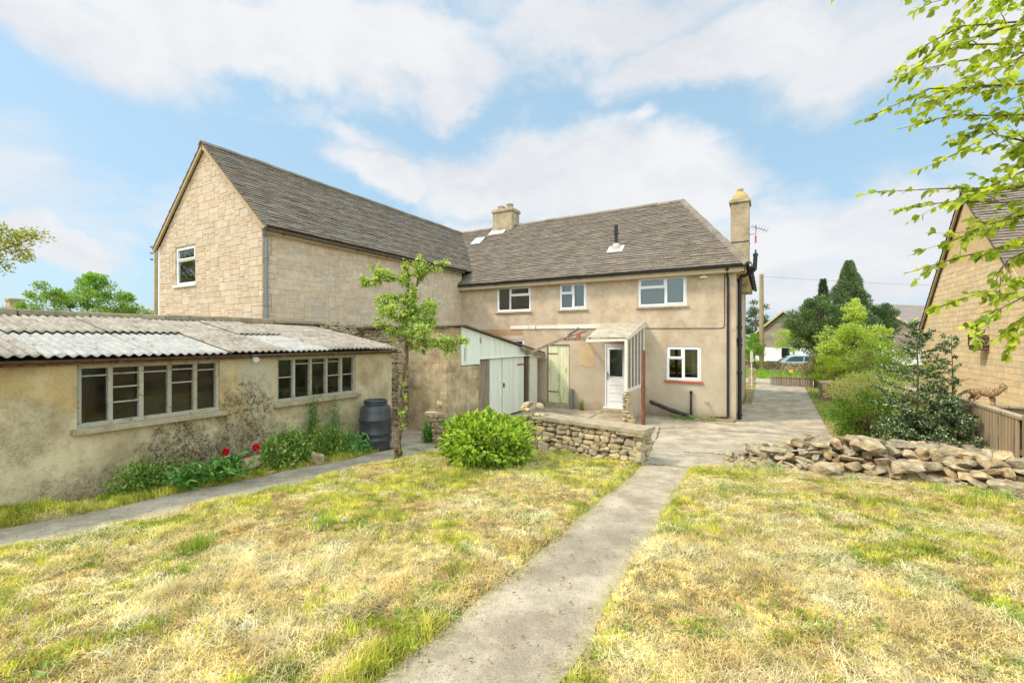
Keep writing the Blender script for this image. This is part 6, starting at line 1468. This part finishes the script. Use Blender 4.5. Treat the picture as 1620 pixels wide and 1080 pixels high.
Ch = pal(n, (t1*.5+t2*.5-.36)*4, (224, 190, 122), (248, 228, 168), .08)*np.clip(.58+(t3-.32)*1.7, .4, 1.1)[:, None]
P = np.stack([u, v, ground_z(u, v)-.005], 1); tall = np.clip((fbm(u, v, 1.9, 77)-.56)*7, 0, 1)
Hh = np.where(isg, .02+.03*NR.random(n)+.035*np.clip((t2-.45)*4, 0, 1)*NR.random(n)+tall*.05*NR.random(n)+strip_*.03, .015+.03*NR.random(n)); ln_ = np.where(isg, .2+.75*NR.random(n), 1.1+.45*NR.random(n))
blades(P, Hh, .0035+.003*NR.random(n), ln_, np.where(isg[:, None], Cg, Ch), 'lawn_grass', 'short green and bleached grass of both lawns')
u, v = scatter(800000, (-6, 6.5, -1, 8.6)); hp = fbm(u, v, 1.3, 51)*.5+fbm(u, v, 4.2, 61)*.5; k = NR.random(len(u)) < np.clip((hp-.46)*7, .04, 1); u, v, hp = u[k], v[k], hp[k]; n = len(u)
P = np.stack([u, v, ground_z(u, v)+.008+.03*NR.random(n)*np.clip((hp-.46)*7, .15, 1)], 1)
blades(P, .025+.065*NR.random(n)+.05*(NR.random(n) < .1), .0018+.0014*NR.random(n), 1.35+.3*NR.random(n), pal(n, (fbm(u, v, 3, 95)-.3)*2.6, (232, 206, 142), (250, 238, 196), .08)*np.clip(.6+(fbm(u, v, 15, 96)-.3)*1.5, .45, 1.12)[:, None], 'cut_hay', 'pale dry mown hay lying over the lawns', flow=fbm(u, v, 2.1, 97)*14)
u, v = scatter(60000, (-6.9, 4.2, -1, 8.2)); gw = fbm(u, v, 2.6, 31); k = (gw > .56) & (fbm(u, v, 5, 44) > .52); u, v = u[k], v[k]; n = len(u)
P = np.stack([u, v, ground_z(u, v)+.004+.02*NR.random(n)], 1); a = NR.random(n)*6.283
g_ = leafset(P, np.stack([np.cos(a), np.sin(a), .15+.5*NR.random(n)], 1), .03+.03*NR.random(n), .018, cols(n, [(140, 160, 72), (162, 176, 88), (122, 146, 62)], .1), .2, unit(rdir(n)*.4+np.array([0, 0, 1])))
o = npmesh('clover', *g_, M['leaf'], origin=(0, 0, 0)); tag(o, 'small clover and broad weed leaves in the lawns', 'ground cover', kind='stuff')
u, v = scatter(5000, (-6.2, 4.2, -1, 8.2), .0); k = (u < 3.3); u, v = u[k], v[k]; n = len(u); a = NR.random(n)*6.283
g_ = leafset(np.stack([u, v, np.maximum(ground_z(u, v), base_np(u, v))+.012+.01*NR.random(n)], 1), np.stack([np.cos(a), np.sin(a), .2*NR.random(n)], 1), .012+.022*NR.random(n), .012, cols(n, [(150, 118, 78), (116, 92, 64), (196, 170, 120), (130, 106, 78)], .15), .3, unit(rdir(n)*.4+np.array([0, 0, 1])))
o = npmesh('leaf_litter', *g_, M['grass'], origin=(0, 0, 0)); tag(o, 'tiny dead leaves and crumbs scattered over lawns and paths', 'leaf litter', kind='stuff')
# moss and grass in the joints of the concrete
SL = [((-1.7, 8.75), (1.1, 9.2)), ((-1.75, 7.5), (-2.4, 11.9)), ((-1.6, 7.36), (-.9, 7.36)), ((-2.4, 11.9), (1.2, 12.6)), ((-6.6, 10.2), (-2.2, 10.3)), ((-4.4, 7.8), (-4.5, 13.7)), ((-.7, 16.4), (1.4, 16.5)), ((-.7, 19.6), (1.5, 19.6)), ((-3.1, 13.3), (-.8, 13.4)), ((-.74, 13.9), (-.74, 20)), ((-6.2, 6.46), (-5.5, 6.5)), ((-6.85, 6.9), (-6.6, 8.3))]
U_, V_ = [], []
for (x0, y0), (x1, y1) in SL:
    L_ = math.hypot(x1-x0, y1-y0); q = int(L_*420); t = NR.random(q); j = np.cumsum(NR.normal(0, 1, 40)); j = (j-j.mean())*.008
    off = np.interp(t, np.linspace(0, 1, 40), j); k = fbm(x0+(x1-x0)*t, y0+(y1-y0)*t, 2.1, 81) > .42
    U_.append((x0+(x1-x0)*t+off*(y1-y0)/L_*1.0+NR.normal(0, .012, q))[k]); V_.append((y0+(y1-y0)*t-off*(x1-x0)/L_+NR.normal(0, .012, q))[k])
u = np.concatenate(U_); v = np.concatenate(V_); n = len(u)
blades(np.stack([u, v, base_np(u, v)], 1), .008+.022*NR.random(n)**2, .006+.006*NR.random(n), .5+.9*NR.random(n), cols(n, [(128, 132, 66), (160, 156, 96), (136, 128, 92), (128, 114, 86)], .12), 'joint_moss', 'moss and thin grass growing along the joints of the concrete')
# thin grass beyond: bed, verge, sides of the drive
u = NR.uniform(1.3, 4.8, 26000); v = NR.uniform(8.4, 25, 26000); k = lawn_mask(u, v) > .5; u, v = u[k], v[k]; n = len(u)
blades(np.stack([u, v, ground_z(u, v)-.01], 1), .05+.1*NR.random(n), .006+.004*NR.random(n), .3+.6*NR.random(n), cols(n, [(120, 156, 54), (148, 176, 72), (176, 186, 96)], .12), 'bed_grass', 'rough grass along the right side of the drive')
u = NR.uniform(-4, 6, 30000); v = NR.uniform(30, 38, 30000); n = len(u)
blades(np.stack([u, v, np.zeros(n)], 1), .1+.1*NR.random(n), .02+.01*NR.random(n), .3+.5*NR.random(n), cols(n, [(130, 168, 50), (150, 184, 64)], .1), 'verge_grass', 'green grass verge in front of the roadside wall')
# dry clippings scattered on the edges of the paths
u = np.concatenate([pathR(v_ := NR.uniform(0, 7, 2600))-np.abs(NR.normal(0, .05, 2600)), pathL(v2_ := NR.uniform(0, 7, 3400))+np.abs(NR.normal(0, .06, 3400)), -5.5-np.abs(NR.normal(0, .07, 2600)), NR.uniform(-6.2, -5.4, 500)]); v = np.concatenate([v_, v2_, NR.uniform(0, 6.3, 2600), NR.uniform(0, 6.3, 500)]); n = len(u)
blades(np.stack([u, v, base_np(u, v)+.008+.008*NR.random(n)], 1), .02+.05*NR.random(n), np.full(n, .002), 1.45+.12*NR.random(n), cols(n, [(222, 208, 160), (196, 180, 120), (170, 168, 96)], .1), 'grass_clippings', 'dry grass clippings strewn along the path edges')
